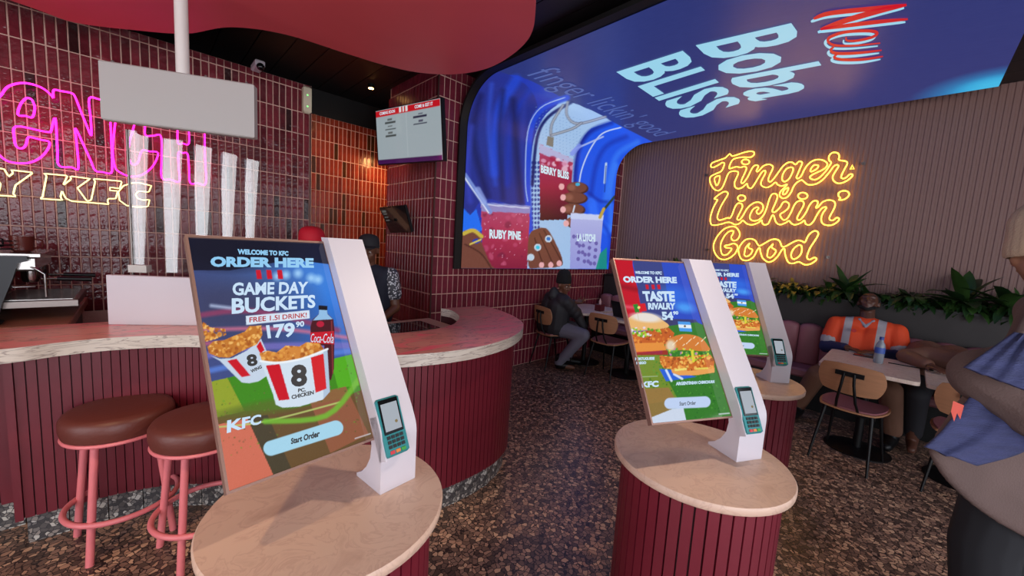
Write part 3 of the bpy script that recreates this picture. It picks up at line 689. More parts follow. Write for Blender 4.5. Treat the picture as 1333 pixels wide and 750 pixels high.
def kiosk_screen(k, colours_fn, pose, seed):
    W = world_of(pose); nu, nv = (220, 400) if seed == 0 else (160, 290); g = np.zeros((nv + 1, nu + 1, 3))
    a = np.linspace(UL + .006, UR - .006, nu + 1)[None, :]; t = np.linspace(.01, .99, nv + 1)[:, None]
    for i in range(3): g[..., i] = S0[i] + (S1[i] - S0[i]) * t + 0 * a
    g[..., 0] = a + 0 * t; g += SN * .0095
    co, si_ = math.cos(pose[3]), math.sin(pose[3]); Wd = np.stack([pose[0] + co * g[..., 0] - si_ * g[..., 1], pose[1] + si_ * g[..., 0] + co * g[..., 1], g[..., 2]], -1)
    U, V = proj(Wd.reshape(-1, 3)); cols = colours_fn(U, V)
    gl = MB(); c8 = []
    for (uu, ss) in ((UL, 0), (UR, 0), (UR, 1), (UL, 1)):
        b = S0 + (S1 - S0) * ss; b = np.array([uu, b[1], b[2]]); c8.append(b)
    V8 = [c - SN * .010 for c in c8] + [c + SN * .008 for c in c8]
    gl.add(V8, [(3, 2, 1, 0), (4, 5, 6, 7), (0, 1, 5, 4), (1, 2, 6, 5), (2, 3, 7, 6), (3, 0, 4, 7)])
    s = gl.build('screen', mat('pinkish_aluminium', (164, 128, 116), .35, metal=.5), k)
    grid_picture('display', g, nu, nv, cols, KSM, s)
    # raised rim strips
    rim = MB(); T = (S1 - S0) / np.linalg.norm(S1 - S0)
    def bar(u0, u1, s0, s1): rim.add([np.array([u, 0, 0]) * [1, 0, 0] + np.array([0, 1, 1]) * (S0 + T * s) + SN * d for u in (u0, u1) for s in (s0, s1) for d in (.008, .013)], [(0, 1, 3, 2), (4, 6, 7, 5), (0, 4, 5, 1), (2, 3, 7, 6), (0, 2, 6, 4), (1, 5, 7, 3)])
    Ls = np.linalg.norm(S1 - S0); bar(UL, UL + .006, 0, Ls); bar(UR - .006, UR, 0, Ls); bar(UL + .006, UR - .006, 0, .006); bar(UL + .006, UR - .006, Ls - .006, Ls)
    rim.build('rim', bpy.data.materials['pinkish_aluminium'], s)
    return s
KSM = screen_mat('kiosk_picture', 1.05, .06, .9)
def k_to3(pose):
    W = world_of(pose); n_ = np.array(W(SN)) - np.array(W((0, 0, 0))); p0 = W(S0 + SN * .0105); return lambda u, v: hit(u, v, p0, n_)
FRY = [(196, 120, 44), (222, 156, 70), (160, 86, 30), (236, 184, 104), (178, 100, 36)]
def paint1(U, V):
    p = Paint(U, V, (62, 74, 128)); A_ = (240, 310); B_ = (255, 410); D_ = (330, 390); E_ = (260, 430)
    p.ell(445, 375, 70, 70, (44, 120, 220), .9, 0, 1.4); p.ell(395, 360, 90, 26, (70, 130, 215), .7, .03, 1.5); p.ell(300, 400, 80, 46, (60, 62, 92), .8, 0, 1.2)
    p.poly([(225, 295), (430, 300), (436, 345), (380, 338), (300, 352), (240, 352)], (22, 22, 40), .93); p.ell(300, 325, 70, 24, (20, 20, 36), .8, 0, .8)
    for a, b in ((372, 358), (388, 356), (405, 362), (414, 364), (361, 360)): p.ell(a, b, 5, 5, (170, 215, 250), .8, 0, 1.4)
    for P, w_, c_ in (([(250, 412), (330, 405), (440, 430)], 7, (150, 60, 96)), ([(255, 430), (360, 428), (455, 440)], 5, (210, 110, 140)), ([(260, 465), (330, 452), (460, 450)], 9, (120, 110, 190)), ([(266, 484), (340, 470), (466, 456)], 7, (90, 130, 220)), ([(275, 398), (300, 401)], 4, (190, 205, 235)), ([(255, 448), (300, 446)], 6, (190, 90, 120))): p.line(P, w_, c_, .75, 4)
    p.poly([(262, 500), (300, 491), (360, 478), (430, 468), (480, 458), (500, 560), (290, 660)], (62, 132, 24))
    p.poly([(262, 500), (296, 492), (325, 548), (330, 560), (280, 575)], (150, 158, 44), .9); p.poly([(430, 468), (480, 456), (484, 500), (440, 505)], (84, 170, 30), .9)
    p.poly([(275, 545), (320, 535), (380, 532), (440, 520), (490, 500), (500, 580), (290, 665)], (104, 70, 44), .92); p.ell(360, 528, 80, 9, (86, 104, 34), .8, -.18, .8)
    p.poly([(268, 556), (322, 545), (366, 640), (290, 665)], (206, 108, 86), .95); p.poly([(322, 545), (348, 540), (386, 625), (366, 640)], (66, 60, 44), .85); p.poly([(400, 515), (450, 503), (480, 565), (430, 590)], (150, 88, 64), .8)  # pink, dark and brown bands: canopy and ceiling reflections painted into the picture
    p.speck([(270, 500), (480, 462), (490, 560), (290, 600)], 260, [(90, 150, 40), (60, 90, 30), (120, 90, 60)], .5, 1.6, .5, 2)
    p.line(cw_(E_, 3.41, [(80, 430), (290, 405), (620, 320)]), 2.2, (178, 196, 110), .9, 1); p.line(cw_(E_, 3.41, [(290, 405), (560, 380), (705, 220)]), 7, (112, 176, 50), .9, 3)
    p.speck(cw_(B_, 5.77, [(15, 50), (60, 55), (110, 95), (220, 105), (228, 150), (150, 180), (60, 205), (40, 150)]), 110, FRY, 1, 3.6, .95, 4)
    p.poly(cw_(B_, 5.77, [(108, 305), (180, 330), (270, 325), (380, 270), (470, 200), (488, 178), (530, 270), (530, 460), (470, 500), (400, 514), (345, 508), (315, 480), (180, 345)]), (192, 206, 224))
    p.poly(cw_(B_, 5.77, [(235, 345), (305, 330), (410, 455), (345, 468)]), (196, 20, 36)); p.poly(cw_(B_, 5.77, [(455, 238), (484, 195), (516, 265), (484, 290)]), (196, 20, 36))
    R_ = cw_(B_, 5.77, [(85, 240), (130, 200), (210, 190), (280, 160), (370, 125), (400, 85), (490, 80), (500, 150), (460, 220), (350, 270), (250, 322), (170, 318), (100, 290)])
    p.poly(R_, (190, 118, 46)); p.speck(R_, 240, FRY, .8, 3.4, .9, 9)
    bt = cw_(D_, 5, [(428, 45), (478, 45), (480, 90), (520, 130), (527, 200), (524, 450), (505, 525), (470, 520), (460, 300), (375, 290), (370, 180), (385, 130), (425, 95)])
    p.poly(bt, (74, 24, 32)); p.poly(cw_(D_, 5, [(427, 66), (478, 66), (482, 95), (516, 128), (386, 136), (425, 96)]), (142, 184, 222)); p.poly(cw_(D_, 5, [(424, 38), (481, 42), (480, 70), (424, 66)]), (26, 22, 30))
    p.poly(cw_(D_, 5, [(369, 215), (523, 205), (526, 292), (371, 282)]), (194, 26, 42)); p.ell(*cw_(D_, 5, [(435, 160)])[0], 5, 4, (190, 30, 60), .9); p.line(cw_(D_, 5, [(508, 140), (516, 480)]), 1.6, (150, 60, 60), .7)
    p.poly(cw_(D_, 5, [(46, 398), (160, 408), (320, 380), (480, 318), (497, 600), (450, 652), (300, 697), (190, 704), (145, 685), (128, 620)]), (204, 218, 232))
    p.poly(cw_(D_, 5, [(455, 330), (481, 320), (497, 600), (455, 650)]), (160, 180, 206), .7)
    p.poly(cw_(D_, 5, [(80, 430), (170, 420), (235, 650), (165, 658)]), (196, 16, 34)); p.poly(cw_(D_, 5, [(373, 378), (455, 352), (475, 580), (405, 607)]), (206, 34, 40))
    R_ = cw_(D_, 5, [(38, 352), (90, 333), (150, 345), (210, 300), (300, 305), (345, 278), (430, 285), (458, 322), (420, 348), (300, 385), (160, 410), (60, 408)])
    p.poly(R_, (206, 132, 58)); p.speck(R_, 180, FRY, .8, 3.2, .8, 12); p.line(cw_(D_, 5, [(44, 400), (160, 411), (320, 384), (482, 322)]), 2.6, (232, 238, 244), 1, 1)
    for a in (410, 470, 532): p.poly(cw_(A_, 4.41, [(a, 183), (a + 28, 183), (a + 36, 235), (a + 6, 235)]), (196, 24, 44))
    p.poly(cw_(A_, 4.41, [(353, 447), (718, 414), (720, 461), (355, 499)]), (208, 222, 238))
    p.line(cw_(E_, 3.41, [(316, 524), (604, 434)]), 19.5, (160, 206, 228), 1, 1); p.line(cw_(E_, 3.41, [(690, 481), (757, 459)]), 1.6, (200, 200, 210), .8, .6)
    p.grain(1.); return p.c
def paint2(U, V):
    p = Paint(U, V, (44, 74, 190)); A_ = (800, 340); B_ = (810, 430)
    p.poly(cw_(A_, 6.82, [(-90, -20), (160, -20), (160, 30), (250, 480), (260, 600), (60, 600)]), (188, 16, 36)); p.line(cw_(A_, 6.82, [(40, 220), (240, 260)]), 6, (130, 8, 26), .7, 5); p.line(cw_(A_, 6.82, [(60, 400), (240, 420)]), 4, (240, 120, 140), .6, 4)
    p.poly(cw_(A_, 6.82, [(160, -20), (410, -20), (440, 130), (520, 560), (260, 600), (250, 480)]), (58, 66, 128)); p.ell(*cw_(A_, 6.82, [(620, 410)])[0], 12, 6, (80, 170, 250), .8, .2, 1.2); p.ell(*cw_(A_, 6.82, [(540, 300)])[0], 22, 10, (50, 120, 235), .6, .2, 1.2)
    p.poly(cw_(A_, 6.82, [(180, 500), (720, 520), (800, 620), (500, 700), (400, 640)]), (60, 58, 96), .85)
    p.poly(cw_(B_, 5.77, [(60, 170), (300, 180), (330, -30), (560, -60), (680, -10), (860, 700), (180, 760)]), (52, 118, 40)); p.poly(cw_(B_, 5.77, [(80, 180), (290, 190), (300, 300), (420, 520), (150, 560)]), (112, 136, 44))
    p.speck(cw_(B_, 5.77, [(90, 190), (700, 100), (860, 700), (180, 760)]), 500, [(30, 90, 34), (84, 160, 56), (60, 130, 40)], .5, 1.5, .6, 3)
    p.poly(cw_(B_, 5.77, [(135, 440), (350, 430), (400, 520), (380, 590), (188, 672)]), (152, 112, 66), .85); p.poly(cw_(B_, 5.77, [(186, 668), (380, 590), (460, 585), (486, 700), (200, 735)]), (206, 214, 238), .95)  # tan and pale lower-left patches are reflections painted into the picture
    R1_ = cw_(A_, 6.82, [(130, 640), (480, 590), (530, 640), (520, 690), (470, 730), (350, 770), (140, 760)])
    p.poly(R1_, (190, 92, 34)); p.speck(R1_, 90, [(204, 110, 40), (228, 146, 60), (150, 66, 24)], .8, 2.4, .9, 3)
    p.poly(cw_(A_, 6.82, [(105, 560), (130, 500), (220, 462), (330, 470), (420, 520), (470, 590), (130, 620)]), (226, 176, 110), 1, True); p.ell(*cw_(A_, 6.82, [(280, 500)])[0], 20, 6, (226, 222, 220), .9, .1, .6)
    R_ = cw_(A_, 6.82, [(115, 600), (250, 580), (400, 600), (420, 640), (250, 680), (130, 640)]); p.speck(R_, 70, [(120, 190, 36), (176, 214, 70), (226, 210, 226), (90, 150, 30)], .8, 2.2, .95, 4)
    p.poly(cw_(B_, 5.77, [(72, 98), (310, 92), (330, 150), (100, 172)]), (222, 140, 58)); p.poly(cw_(B_, 5.77, [(82, 165), (340, 150), (345, 185), (95, 188)]), (176, 30, 30), .8)
    p.poly(cw_(B_, 5.77, [(278, 290), (360, 296), (560, 350), (330, 384)]), (44, 96, 210)); p.line(cw_(B_, 5.77, [(330, 300), (370, 380)]), 3, (220, 230, 245), .9, 1); p.line(cw_(B_, 5.77, [(390, 330), (450, 365)]), 3, (220, 230, 245), .9, 1)
    p.poly(cw_(B_, 5.77, [(365, 285), (500, 302), (694, 280), (694, 318), (560, 338), (430, 340), (375, 320)]), (226, 158, 84), 1)
    R_ = cw_(B_, 5.77, [(280, 190), (400, 200), (660, 180), (692, 230), (690, 285), (500, 305), (310, 285), (284, 240)]); p.poly(R_, (196, 104, 40)); p.speck(R_, 170, [(204, 116, 44), (232, 158, 70), (150, 74, 26), (236, 190, 96)], .8, 2.6, .9, 5)
    p.poly(cw_(B_, 5.77, [(326, 140), (350, 70), (420, 36), (500, 30), (590, 55), (640, 110), (650, 155), (480, 150)]), (206, 122, 52), 1, True); p.ell(*cw_(B_, 5.77, [(365, 115)])[0], 6, 7, (226, 222, 206), .8, 0, .7)
    for k in range(40): p.ell(*cw_(B_, 5.77, [(360 + (k * 53) % 270, 48 + (k * 29) % 70)])[0], .7, .6, (242, 226, 190), .9)
    R_ = cw_(B_, 5.77, [(340, 150), (420, 130), (650, 150), (660, 185), (540, 235), (430, 190), (360, 190)]); p.speck(R_, 90, [(130, 194, 50), (212, 214, 60), (188, 120, 180), (96, 160, 40)], .8, 2.2, .95, 6)
    p.line(cw_(B_, 5.77, [(525, 160), (535, 232)]), 3.6, (214, 206, 60), 1, 1); p.line(cw_(B_, 5.77, [(400, 300), (480, 290)]), 2.5, (232, 226, 120), .9, 1); p.line(cw_(B_, 5.77, [(560, 290), (640, 285)]), 2.5, (226, 216, 96), .9, 1)
    p.poly(cw_(A_, 6.82, [(163, 385), (205, 380), (222, 452), (185, 458)]), (44, 130, 40)); p.poly(cw_(A_, 6.82, [(205, 380), (272, 374), (286, 442), (222, 452)]), (206, 26, 38)); p.ell(*cw_(A_, 6.82, [(215, 412)])[0], 1.8, 1.8, (230, 220, 120)); p.line(cw_(A_, 6.82, [(200, 455), (215, 520)]), .8, (200, 190, 160), .9, .5)
    p.poly(cw_(A_, 6.82, [(560, 535), (672, 540), (690, 628), (578, 622)]), (74, 150, 228)); p.poly(cw_(A_, 6.82, [(566, 562), (678, 567), (684, 598), (572, 592)]), (224, 232, 240)); p.ell(*cw_(A_, 6.82, [(625, 578)])[0], 1.4, 1.4, (90, 70, 50))
    for a in (272, 325, 376): p.poly(cw_(A_, 6.82, [(a, 208), (a + 28, 208), (a + 34, 250), (a + 8, 250)]), (196, 24, 44))
    p.line(cw_(B_, 5.77, [(358, 550), (622, 538)]), 14.5, (186, 204, 236), 1, 1); p.line(cw_(B_, 5.77, [(728, 630), (804, 624)]), 1.6, (200, 210, 220), .8, .6); p.line(cw_(B_, 5.77, [(135, 350), (265, 345)]), 1, (180, 200, 180), .7, .6)
    p.grain(1.); return p.c
LABELK = ['nearest white ordering kiosk showing chicken buckets, its screen lit above beige pedestal', 'middle white ordering kiosk showing two burgers, on the right hand beige pedestal', 'farthest white ordering kiosk showing burgers, partly behind the middle kiosk']
BLU = emis('kiosk_blue_lettering', (140, 200, 240)); DKT = mat('kiosk_dark_print', (40, 42, 46), .4); REDT = emis('kiosk_red_print', (180, 24, 44), .9); PLT = emis('kiosk_pale_lettering', (196, 222, 245))
def make_kiosk(i, painter):
    pose = KP[i]; k = tag(empty('ordering_kiosk', (pose[0], pose[1], 0), pose[3]), LABELK[i], 'kiosk', 'ordering kiosks on round pedestals')
    kiosk_column(k); kiosk_terminal(k, i != 2); s = kiosk_screen(k, painter, pose, i)
    return k, s, k_to3(pose), local_of(pose)
k1, s1, t1, l1 = make_kiosk(0, paint1)
A_ = (240, 310); B_ = (255, 410); D_ = (330, 390); E_ = (260, 430)
words([('WELCOME TO KFC', q4(A_, 4.41, (305, 62), (597, 75), (597, 102), (305, 93))), ('ORDER HERE', q4(A_, 4.41, (150, 105), (742, 115), (744, 171), (150, 165)))], t1, 'heading', BLU, s1, l1, bold=.055)
words([('GAME DAY', q4(A_, 4.41, (275, 255), (712, 250), (705, 318), (278, 330))), ('BUCKETS', q4(A_, 4.41, (272, 345), (752, 325), (752, 400), (272, 437))), ('179', q4(A_, 4.41, (468, 500), (635, 483), (632, 567), (480, 578))), ('90', q4(A_, 4.41, (640, 480), (688, 475), (688, 508), (640, 512))), ('KFC', q4(E_, 3.41, (122, 400), (273, 372), (272, 415), (120, 458)))], t1, 'offer_lettering', PLT, s1, l1, bold=.034)
words([('FREE 1.5l DRINK!', q4(A_, 4.41, (373, 455), (703, 427), (703, 455), (373, 485)))], t1, 'banner_words', REDT, s1, l1, bold=.02)
words([('Coca-Cola', q4(D_, 5, (373, 222), (521, 222), (521, 285), (373, 278)))], t1, 'bottle_words', PLT, s1, l1, bold=0, shear=.3)
words([('8', q4(D_, 5, (240, 425), (348, 420), (350, 562), (245, 573))), ('PC.', q4(D_, 5, (290, 580), (340, 573), (342, 598), (290, 605))), ('CHICKEN', q4(D_, 5, (245, 624), (393, 590), (393, 617), (250, 650))), ('8', q4(B_, 5.77, (373, 300), (455, 290), (467, 378), (390, 392))), ('WING', q4(B_, 5.77, (408, 414), (490, 375), (497, 400), (418, 438))), ('Start Order', q4(E_, 3.41, (405, 480), (533, 443), (533, 472), (405, 507)))], t1, 'dark_words', DKT, s1, l1, bold=.045)
k2, s2, t2, l2 = make_kiosk(1, paint2)
A_ = (800, 340); B_ = (810, 430)
words([('WELCOME TO KFC', q4(A_, 6.82, (182, 88), (420, 92), (420, 120), (182, 112))), ('ORDER HERE', q4(A_, 6.82, (72, 133), (550, 140), (555, 197), (82, 190))), ('TASTE', q4(A_, 6.82, (245, 266), (532, 266), (538, 360), (262, 357))), ('RIVALRY', q4(A_, 6.82, (295, 370), (540, 370), (540, 430), (300, 430))), ('54', q4(A_, 6.82, (415, 448), (515, 450), (525, 525), (425, 523))), ('90', q4(A_, 6.82, (518, 445), (565, 443), (567, 475), (520, 478))),
       ('PORTUGUESE', q4(B_, 5.77, (97, 205), (243, 200), (243, 222), (97, 227))), ('PREGO', q4(B_, 5.77, (105, 236), (180, 233), (180, 254), (107, 257))), ('KFC', q4(B_, 5.77, (145, 387), (272, 378), (274, 425), (150, 432))), ('ARGENTINIAN CHIMICHURRI', q4(B_, 5.77, (403, 388), (693, 375), (693, 397), (403, 415)))], t2, 'lettering', PLT, s2, l2, bold=.055)
words([('Start Order', q4(B_, 5.77, (430, 537), (553, 530), (553, 560), (430, 567)))], t2, 'dark_words', DKT, s2, l2, bold=.02)
k3 = copy_tree(k2); k3.location = (KP[2][0], KP[2][1], 0); k3.rotation_euler = (0, 0, KP[2][3]); k3['label'] = LABELK[2]

PEDL = ['maroon slatted round pedestal with beige top under the nearest kiosk', 'maroon slatted round pedestal with beige top under the middle kiosk', 'maroon slatted round pedestal with beige top under the farthest kiosk']
pc = [world_of(q)((-.135, .075, 0)) for q in KP]
ped = tag(empty('round_pedestal', tuple(pc[0])), PEDL[0], 'pedestal', 'round pedestals carrying the kiosks')
MB().lathe((0, 0, 0), [(.296, .772), (.302, .777), (.303, .795), (.299, .801), (.15, .8015), (.001, .8016)], 72).build('round_top', TOPM, ped, smooth=50)
MB().lathe((0, 0, 0), [(.255, .03), (.255, .772)], 60).build('drum', SLATG, ped, smooth=40)
MB().lathe((0, 0, 0), [(.24, 0), (.24, .03)], 48).build('plinth', BLKM, ped, smooth=40)
NS = 46; sm2 = MB().box(-.0155, .0155, -.016, 0, .02, .771, bev=.0025).mesh('slat', SLAT)
for i in range(NS):
    a = 2 * PI * i / NS; o = link('slat', sm2, ped); o.location = (.254 * math.cos(a), .254 * math.sin(a), 0); o.rotation_euler = (0, 0, a + PI / 2)
for i in (1, 2):
    q = copy_tree(ped); q.location = tuple(pc[i]); q['label'] = PEDL[i]

# ================================================================ order screens on the pillar
tvm = screen_mat('order_screen_picture', .85, .1, .8)
TLp, TRp, BRp, BLp = [np.array(v_, float) for v_ in ((1.722, 3.84, 2.777), (1.88, 2.94, 2.749), (1.93, 2.94, 2.248), (1.765, 3.84, 2.276))]
def board(name, TL, TR, BR, BL, painter, m, thick, label, cat, nu=90, nv=54):
    n_ = np.cross(BR - BL, TL - BL); n_ /= np.linalg.norm(n_); n_ = n_ if n_ @ (CAM - TL) > 0 else -n_
    cen = (TL + BR) / 2; e = tag(empty(name, tuple(cen)), label, cat)
    ex = lambda P: cen + (P - cen) * 1.03
    q = [ex(P) - cen for P in (BL, BR, TR, TL)]
    MB().add([P - n_ * thick for P in q] + [P - n_ * .002 for P in q], [(3, 2, 1, 0), (4, 5, 6, 7), (0, 1, 5, 4), (1, 2, 6, 5), (2, 3, 7, 6), (3, 0, 4, 7)]).build('casing', BLKM, e)
    uu = np.linspace(0, 1, nu + 1)[None, :, None]; vv = np.linspace(0, 1, nv + 1)[:, None, None]
    g = (BL * (1 - uu) + BR * uu) * (1 - vv) + (TL * (1 - uu) + TR * uu) * vv
    cols = painter(np.tile(uu[..., 0], (nv + 1, 1)).ravel(), np.tile(vv[..., 0], (1, nu + 1)).ravel())
    grid_picture('display', g - cen, nu, nv, cols, m, e)
    return e, n_, cen
def ptv(U, V):
    p = Paint(U, V, (160, 172, 178), 0); p.poly([(0, .885), (1, .885), (1, 1), (0, 1)], (196, 22, 34)); p.poly([(0, 0), (1, 0), (1, .075), (0, .075)], (66, 22, 78)); p.line([(.497, .1), (.497, .88)], .006, (186, 196, 200), .9, .004)
    for a in (.395, .447, .50): p.poly([(a, .9), (a + .028, .9), (a + .028, .985), (a, .985)], (226, 226, 226))
    for a, b in ((.2, .79), (.2, .67), (.2, .55)): p.poly([(a, b), (a + .07, b), (a + .07, b + .03), (a, b + .03)], (96, 100, 100)); p.poly([(a - .05, b - .05), (a + .13, b - .05), (a + .13, b - .025), (a - .05, b - .025)], (70, 76, 76))
    for a, b in ((.68, .80), (.68, .68)): p.poly([(a, b), (a + .07, b), (a + .07, b + .03), (a, b + .03)], (80, 80, 100)); p.poly([(a - .07, b - .05), (a + .13, b - .05), (a + .13, b - .02), (a - .07, b - .02)], (40, 40, 64))
    return p.c
tv, n_, cen = board('order_status_screen', TLp, TRp, BRp, BLp, ptv, tvm, .04, 'wide pale order status screen with red top bar, above the counter by the pillar', 'screen')
tvq = lambda s, t: ((BLp * (1 - s) + BRp * s) * (1 - t) + (TLp * (1 - s) + TRp * s) * t) + n_ * .003
words([('COMING SOON', [(.07, .91), (.33, .91), (.33, .965), (.07, .965)]), ('COME & GET IT', [(.64, .91), (.9, .91), (.9, .965), (.64, .965)])], tvq, 'header_words', WHT, tv, lambda v_: v_ - cen, bold=.02)
MB().box(.0, .325, .2, .24, -.02, .02).build('wall_bracket', BLKM, tv)
mm = screen_mat('small_screen_picture', .4, .08, .9)
def pmon(U, V):
    p = Paint(U, V, (24, 20, 22), 0); p.poly([(.25, .98), (.55, .98), (1, .2), (.8, .05)], (86, 62, 50), .9)
    for k in range(4): p.poly([(.05, .9 - k * .12), (.22, .9 - k * .12), (.22, .83 - k * .12), (.05, .83 - k * .12)], (120, 126, 124))
    return p.c
a_, b_, c_, d_ = on(494, 271, 0, 1.93), on(526, 268, 0, 1.99), on(535, 302, 0, 2.06), on(508, 303, 0, 2.06)
mo, nn, _ = board('kitchen_monitor', a_, b_, c_, d_, pmon, mm, .03, 'small dark tilted monitor on the pillar side below the order screen', 'monitor', 30, 24)
MB().cyl((0, 0, 0), (2.158 - mo.location.x, .05, 0), .015).build('arm', BLKM, mo)

# camera, emergency light, spotlight
cd = tag(empty('security_camera', tuple(on(338, 86, 1, 3.95) + [0, 0, 0])), 'small white dome security camera near the top of the tiled wall', 'camera')
MB().box(-.035, .035, -.02, .15, -.01, .045, bev=.01).build('housing', WHITE, cd); MB().ell((.002, -.025, -.012), (.03, .03, .03), 16).build('lens', mat('dark_lens', (10, 10, 14), .1), cd, smooth=80)
el = tag(empty('emergency_light', (1.165, W1Y - .03, 2.77)), 'small cream rounded unit on the corner edge of the tiled wall', 'wall unit')
MB().box(-.035, .035, -.02, .03, -.12, .12, bev=.015).build('casing', mat('cream_plastic', (206, 192, 166), .5), el)
for z in (-.06, .04): MB().ell((0, -.02, z), (.008, .004, .008), 8).build('indicator', emis('green_indicator', (120, 220, 120), 2), el)
sp = tag(empty('ceiling_spotlight', tuple(on(483, 115, 2, CZ - .04) + [0, 0, .04])), 'small glowing warm spotlight in the black ceiling behind the counter', 'spotlight')
MB().lathe((0, 0, -.04), [(.035, 0), (.035, .04)], 16).build('can', BLKM, sp, smooth=40); MB().lathe((0, 0, -.043), [(.027, 0), (.027, .004)], 16).build('bulb', emis('warm_bulb', (255, 190, 110), 30), sp)
for nm, loc, tgt, pw, ang in (('recess_lamp', (1.64, 3.9, 3.18), (1.75, 5.0, 1.6), 40, 100), ('unseen_warm_lamp', (2.35, 4.75, 2.6), (2.1, 5.1, 1.5), 14, 150)):  # second lamp is unseen, added behind the pillar to warm the rust wall
    L_ = bpy.data.lights.new(nm, 'SPOT'); L_.energy = pw; L_.color = (1, .5, .18); L_.spot_size = math.radians(ang); L_.spot_blend = .8; L_.shadow_soft_size = .05
    o = bpy.data.objects.new(nm, L_); C.objects.link(o); o.location = loc; o.rotation_euler = (Vector(tgt) - Vector(loc)).to_track_quat('-Z', 'Y').to_euler()

# ================================================================ neon signs
def neon(name, shapes, ax, val, r, m, parent, closed=True, step=.01):
    out = []
    for o_, s, P in shapes:
        Q = [on(o_[0] + a / s, o_[1] + b / s, ax, val) for a, b in P]
        Q = smooth_line(Q, 4, closed) if len(Q) > 3 else Q
        out.append(MB().tube(Q, r, closed, 6).build(name, m, parent, smooth=80))
    return out
def oval(cx, cy, rx, ry, n=14): return [(cx + rx * math.cos(2 * PI * k / n), cy + ry * math.sin(2 * PI * k / n)) for k in range(n)]
NA, NC, NE = (915, 190), (915, 240), (915, 285)
finger = [(105, 270), (135, 280), (200, 250), (250, 218), (280, 228), (270, 270), (240, 328), (170, 362), (110, 392), (90, 430), (100, 490), (130, 545), (170, 577), (215, 577), (260, 530), (300, 430), (330, 362), (370, 332), (440, 330), (460, 358), (430, 430), (412, 480), (420, 535), (460, 557), (510, 542), (560, 500), (576, 495), (590, 540), (630, 550), (670, 500), (730, 400), (770, 340), (805, 320), (815, 350), (780, 420), (755, 480), (770, 522), (830, 542), (890, 517), (945, 475), (975, 505), (1030, 522), (1095, 500), (1060, 545), (1010, 595), (1000, 650), (1040, 682), (1100, 665), (1150, 600), (1180, 530), (1220, 480), (1280, 445), (1310, 460), (1350, 495), (1400, 507), (1480, 492), (1560, 440), (1640, 350), (1700, 270), (1745, 245), (1765, 268), (1720, 340), (1690, 400), (1700, 450), (1750, 485), (1810, 482), (1880, 450), (1940, 400), (1947, 372), (1910, 370), (1870, 408), (1830, 425), (1800, 412), (1810, 370), (1850, 290), (1880, 230), (1860, 200), (1800, 190), (1768, 178), (1775, 140), (1762, 100), (1715, 84), (1670, 98), (1640, 140), (1645, 190), (1670, 215), (1640, 270), (1590, 340), (1520, 410), (1460, 440), (1410, 430), (1393, 405), (1430, 372), (1520, 330), (1590, 290), (1620, 240), (1590, 200), (1520, 178), (1440, 190), (1370, 240), (1320, 310), (1280, 390), (1240, 425), (1217, 410), (1240, 350), (1288, 240), (1287, 210), (1250, 203), (1205, 242), (1160, 213), (1100, 220), (1040, 268), (1000, 320), (950, 390), (900, 452), (868, 467), (850, 440), (870, 380), (910, 292), (900, 255), (850, 240), (790, 260), (740, 310), (708, 335), (697, 318), (722, 270), (700, 250), (660, 265), (630, 310), (580, 410), (530, 478), (500, 482), (505, 440), (560, 320), (567, 285), (540, 268), (490, 280), (440, 272), (400, 280), (345, 295), (350, 250), (380, 190), (430, 160), (520, 147), (620, 147), (662, 118), (665, 82), (620, 70), (540, 84), (400, 130), (372, 126), (345, 105), (290, 157), (200, 190), (130, 217), (105, 243)]
lickin = [(150, 185), (200, 140), (280, 95), (325, 112), (310, 160), (260, 240), (215, 330), (188, 420), (205, 463), (250, 460), (320, 436), (350, 440), (378, 400), (412, 310), (452, 250), (500, 252), (515, 290), (490, 350), (450, 430), (450, 460), (480, 460), (520, 410), (580, 310), (650, 250), (720, 232), (775, 262), (782, 320), (750, 373), (715, 385), (698, 352), (725, 312), (700, 297), (650, 330), (615, 400), (615, 450), (660, 475), (730, 460), (790, 400), (830, 310), (862, 200), (900, 130), (950, 125), (970, 160), (950, 230), (910, 320), (905, 357), (940, 360), (1000, 305), (1040, 240), (1080, 225), (1120, 255), (1110, 310), (1060, 355), (1010, 387), (1012, 422), (1050, 465), (1100, 442), (1150, 360), (1190, 270), (1240, 220), (1300, 220), (1312, 270), (1270, 350), (1228, 430), (1240, 465), (1280, 450), (1340, 370), (1390, 270), (1440, 218), (1490, 220), (1492, 260), (1470, 303), (1500, 296), (1560, 230), (1640, 205), (1710, 225), (1720, 280), (1690, 350), (1648, 430), (1660, 467), (1700, 465), (1740, 435), (1772, 445), (1760, 480), (1700, 522), (1630, 535), (1560, 512), (1540, 450), (1560, 380), (1605, 312), (1590, 295), (1540, 320), (1490, 390), (1440, 480), (1390, 527), (1340, 517), (1320, 470), (1280, 500), (1200, 527), (1150, 507), (1120, 475), (1070, 505), (1000, 525), (950, 490), (925, 415), (905, 402), (880, 450), (850, 512), (800, 527), (770, 500), (765, 465), (720, 500), (640, 527), (570, 512), (520, 470), (480, 507), (420, 525), (370, 502), (320, 495), (220, 522), (130, 532), (100, 500), (100, 420), (130, 320), (175, 230), (190, 203), (158, 192)]
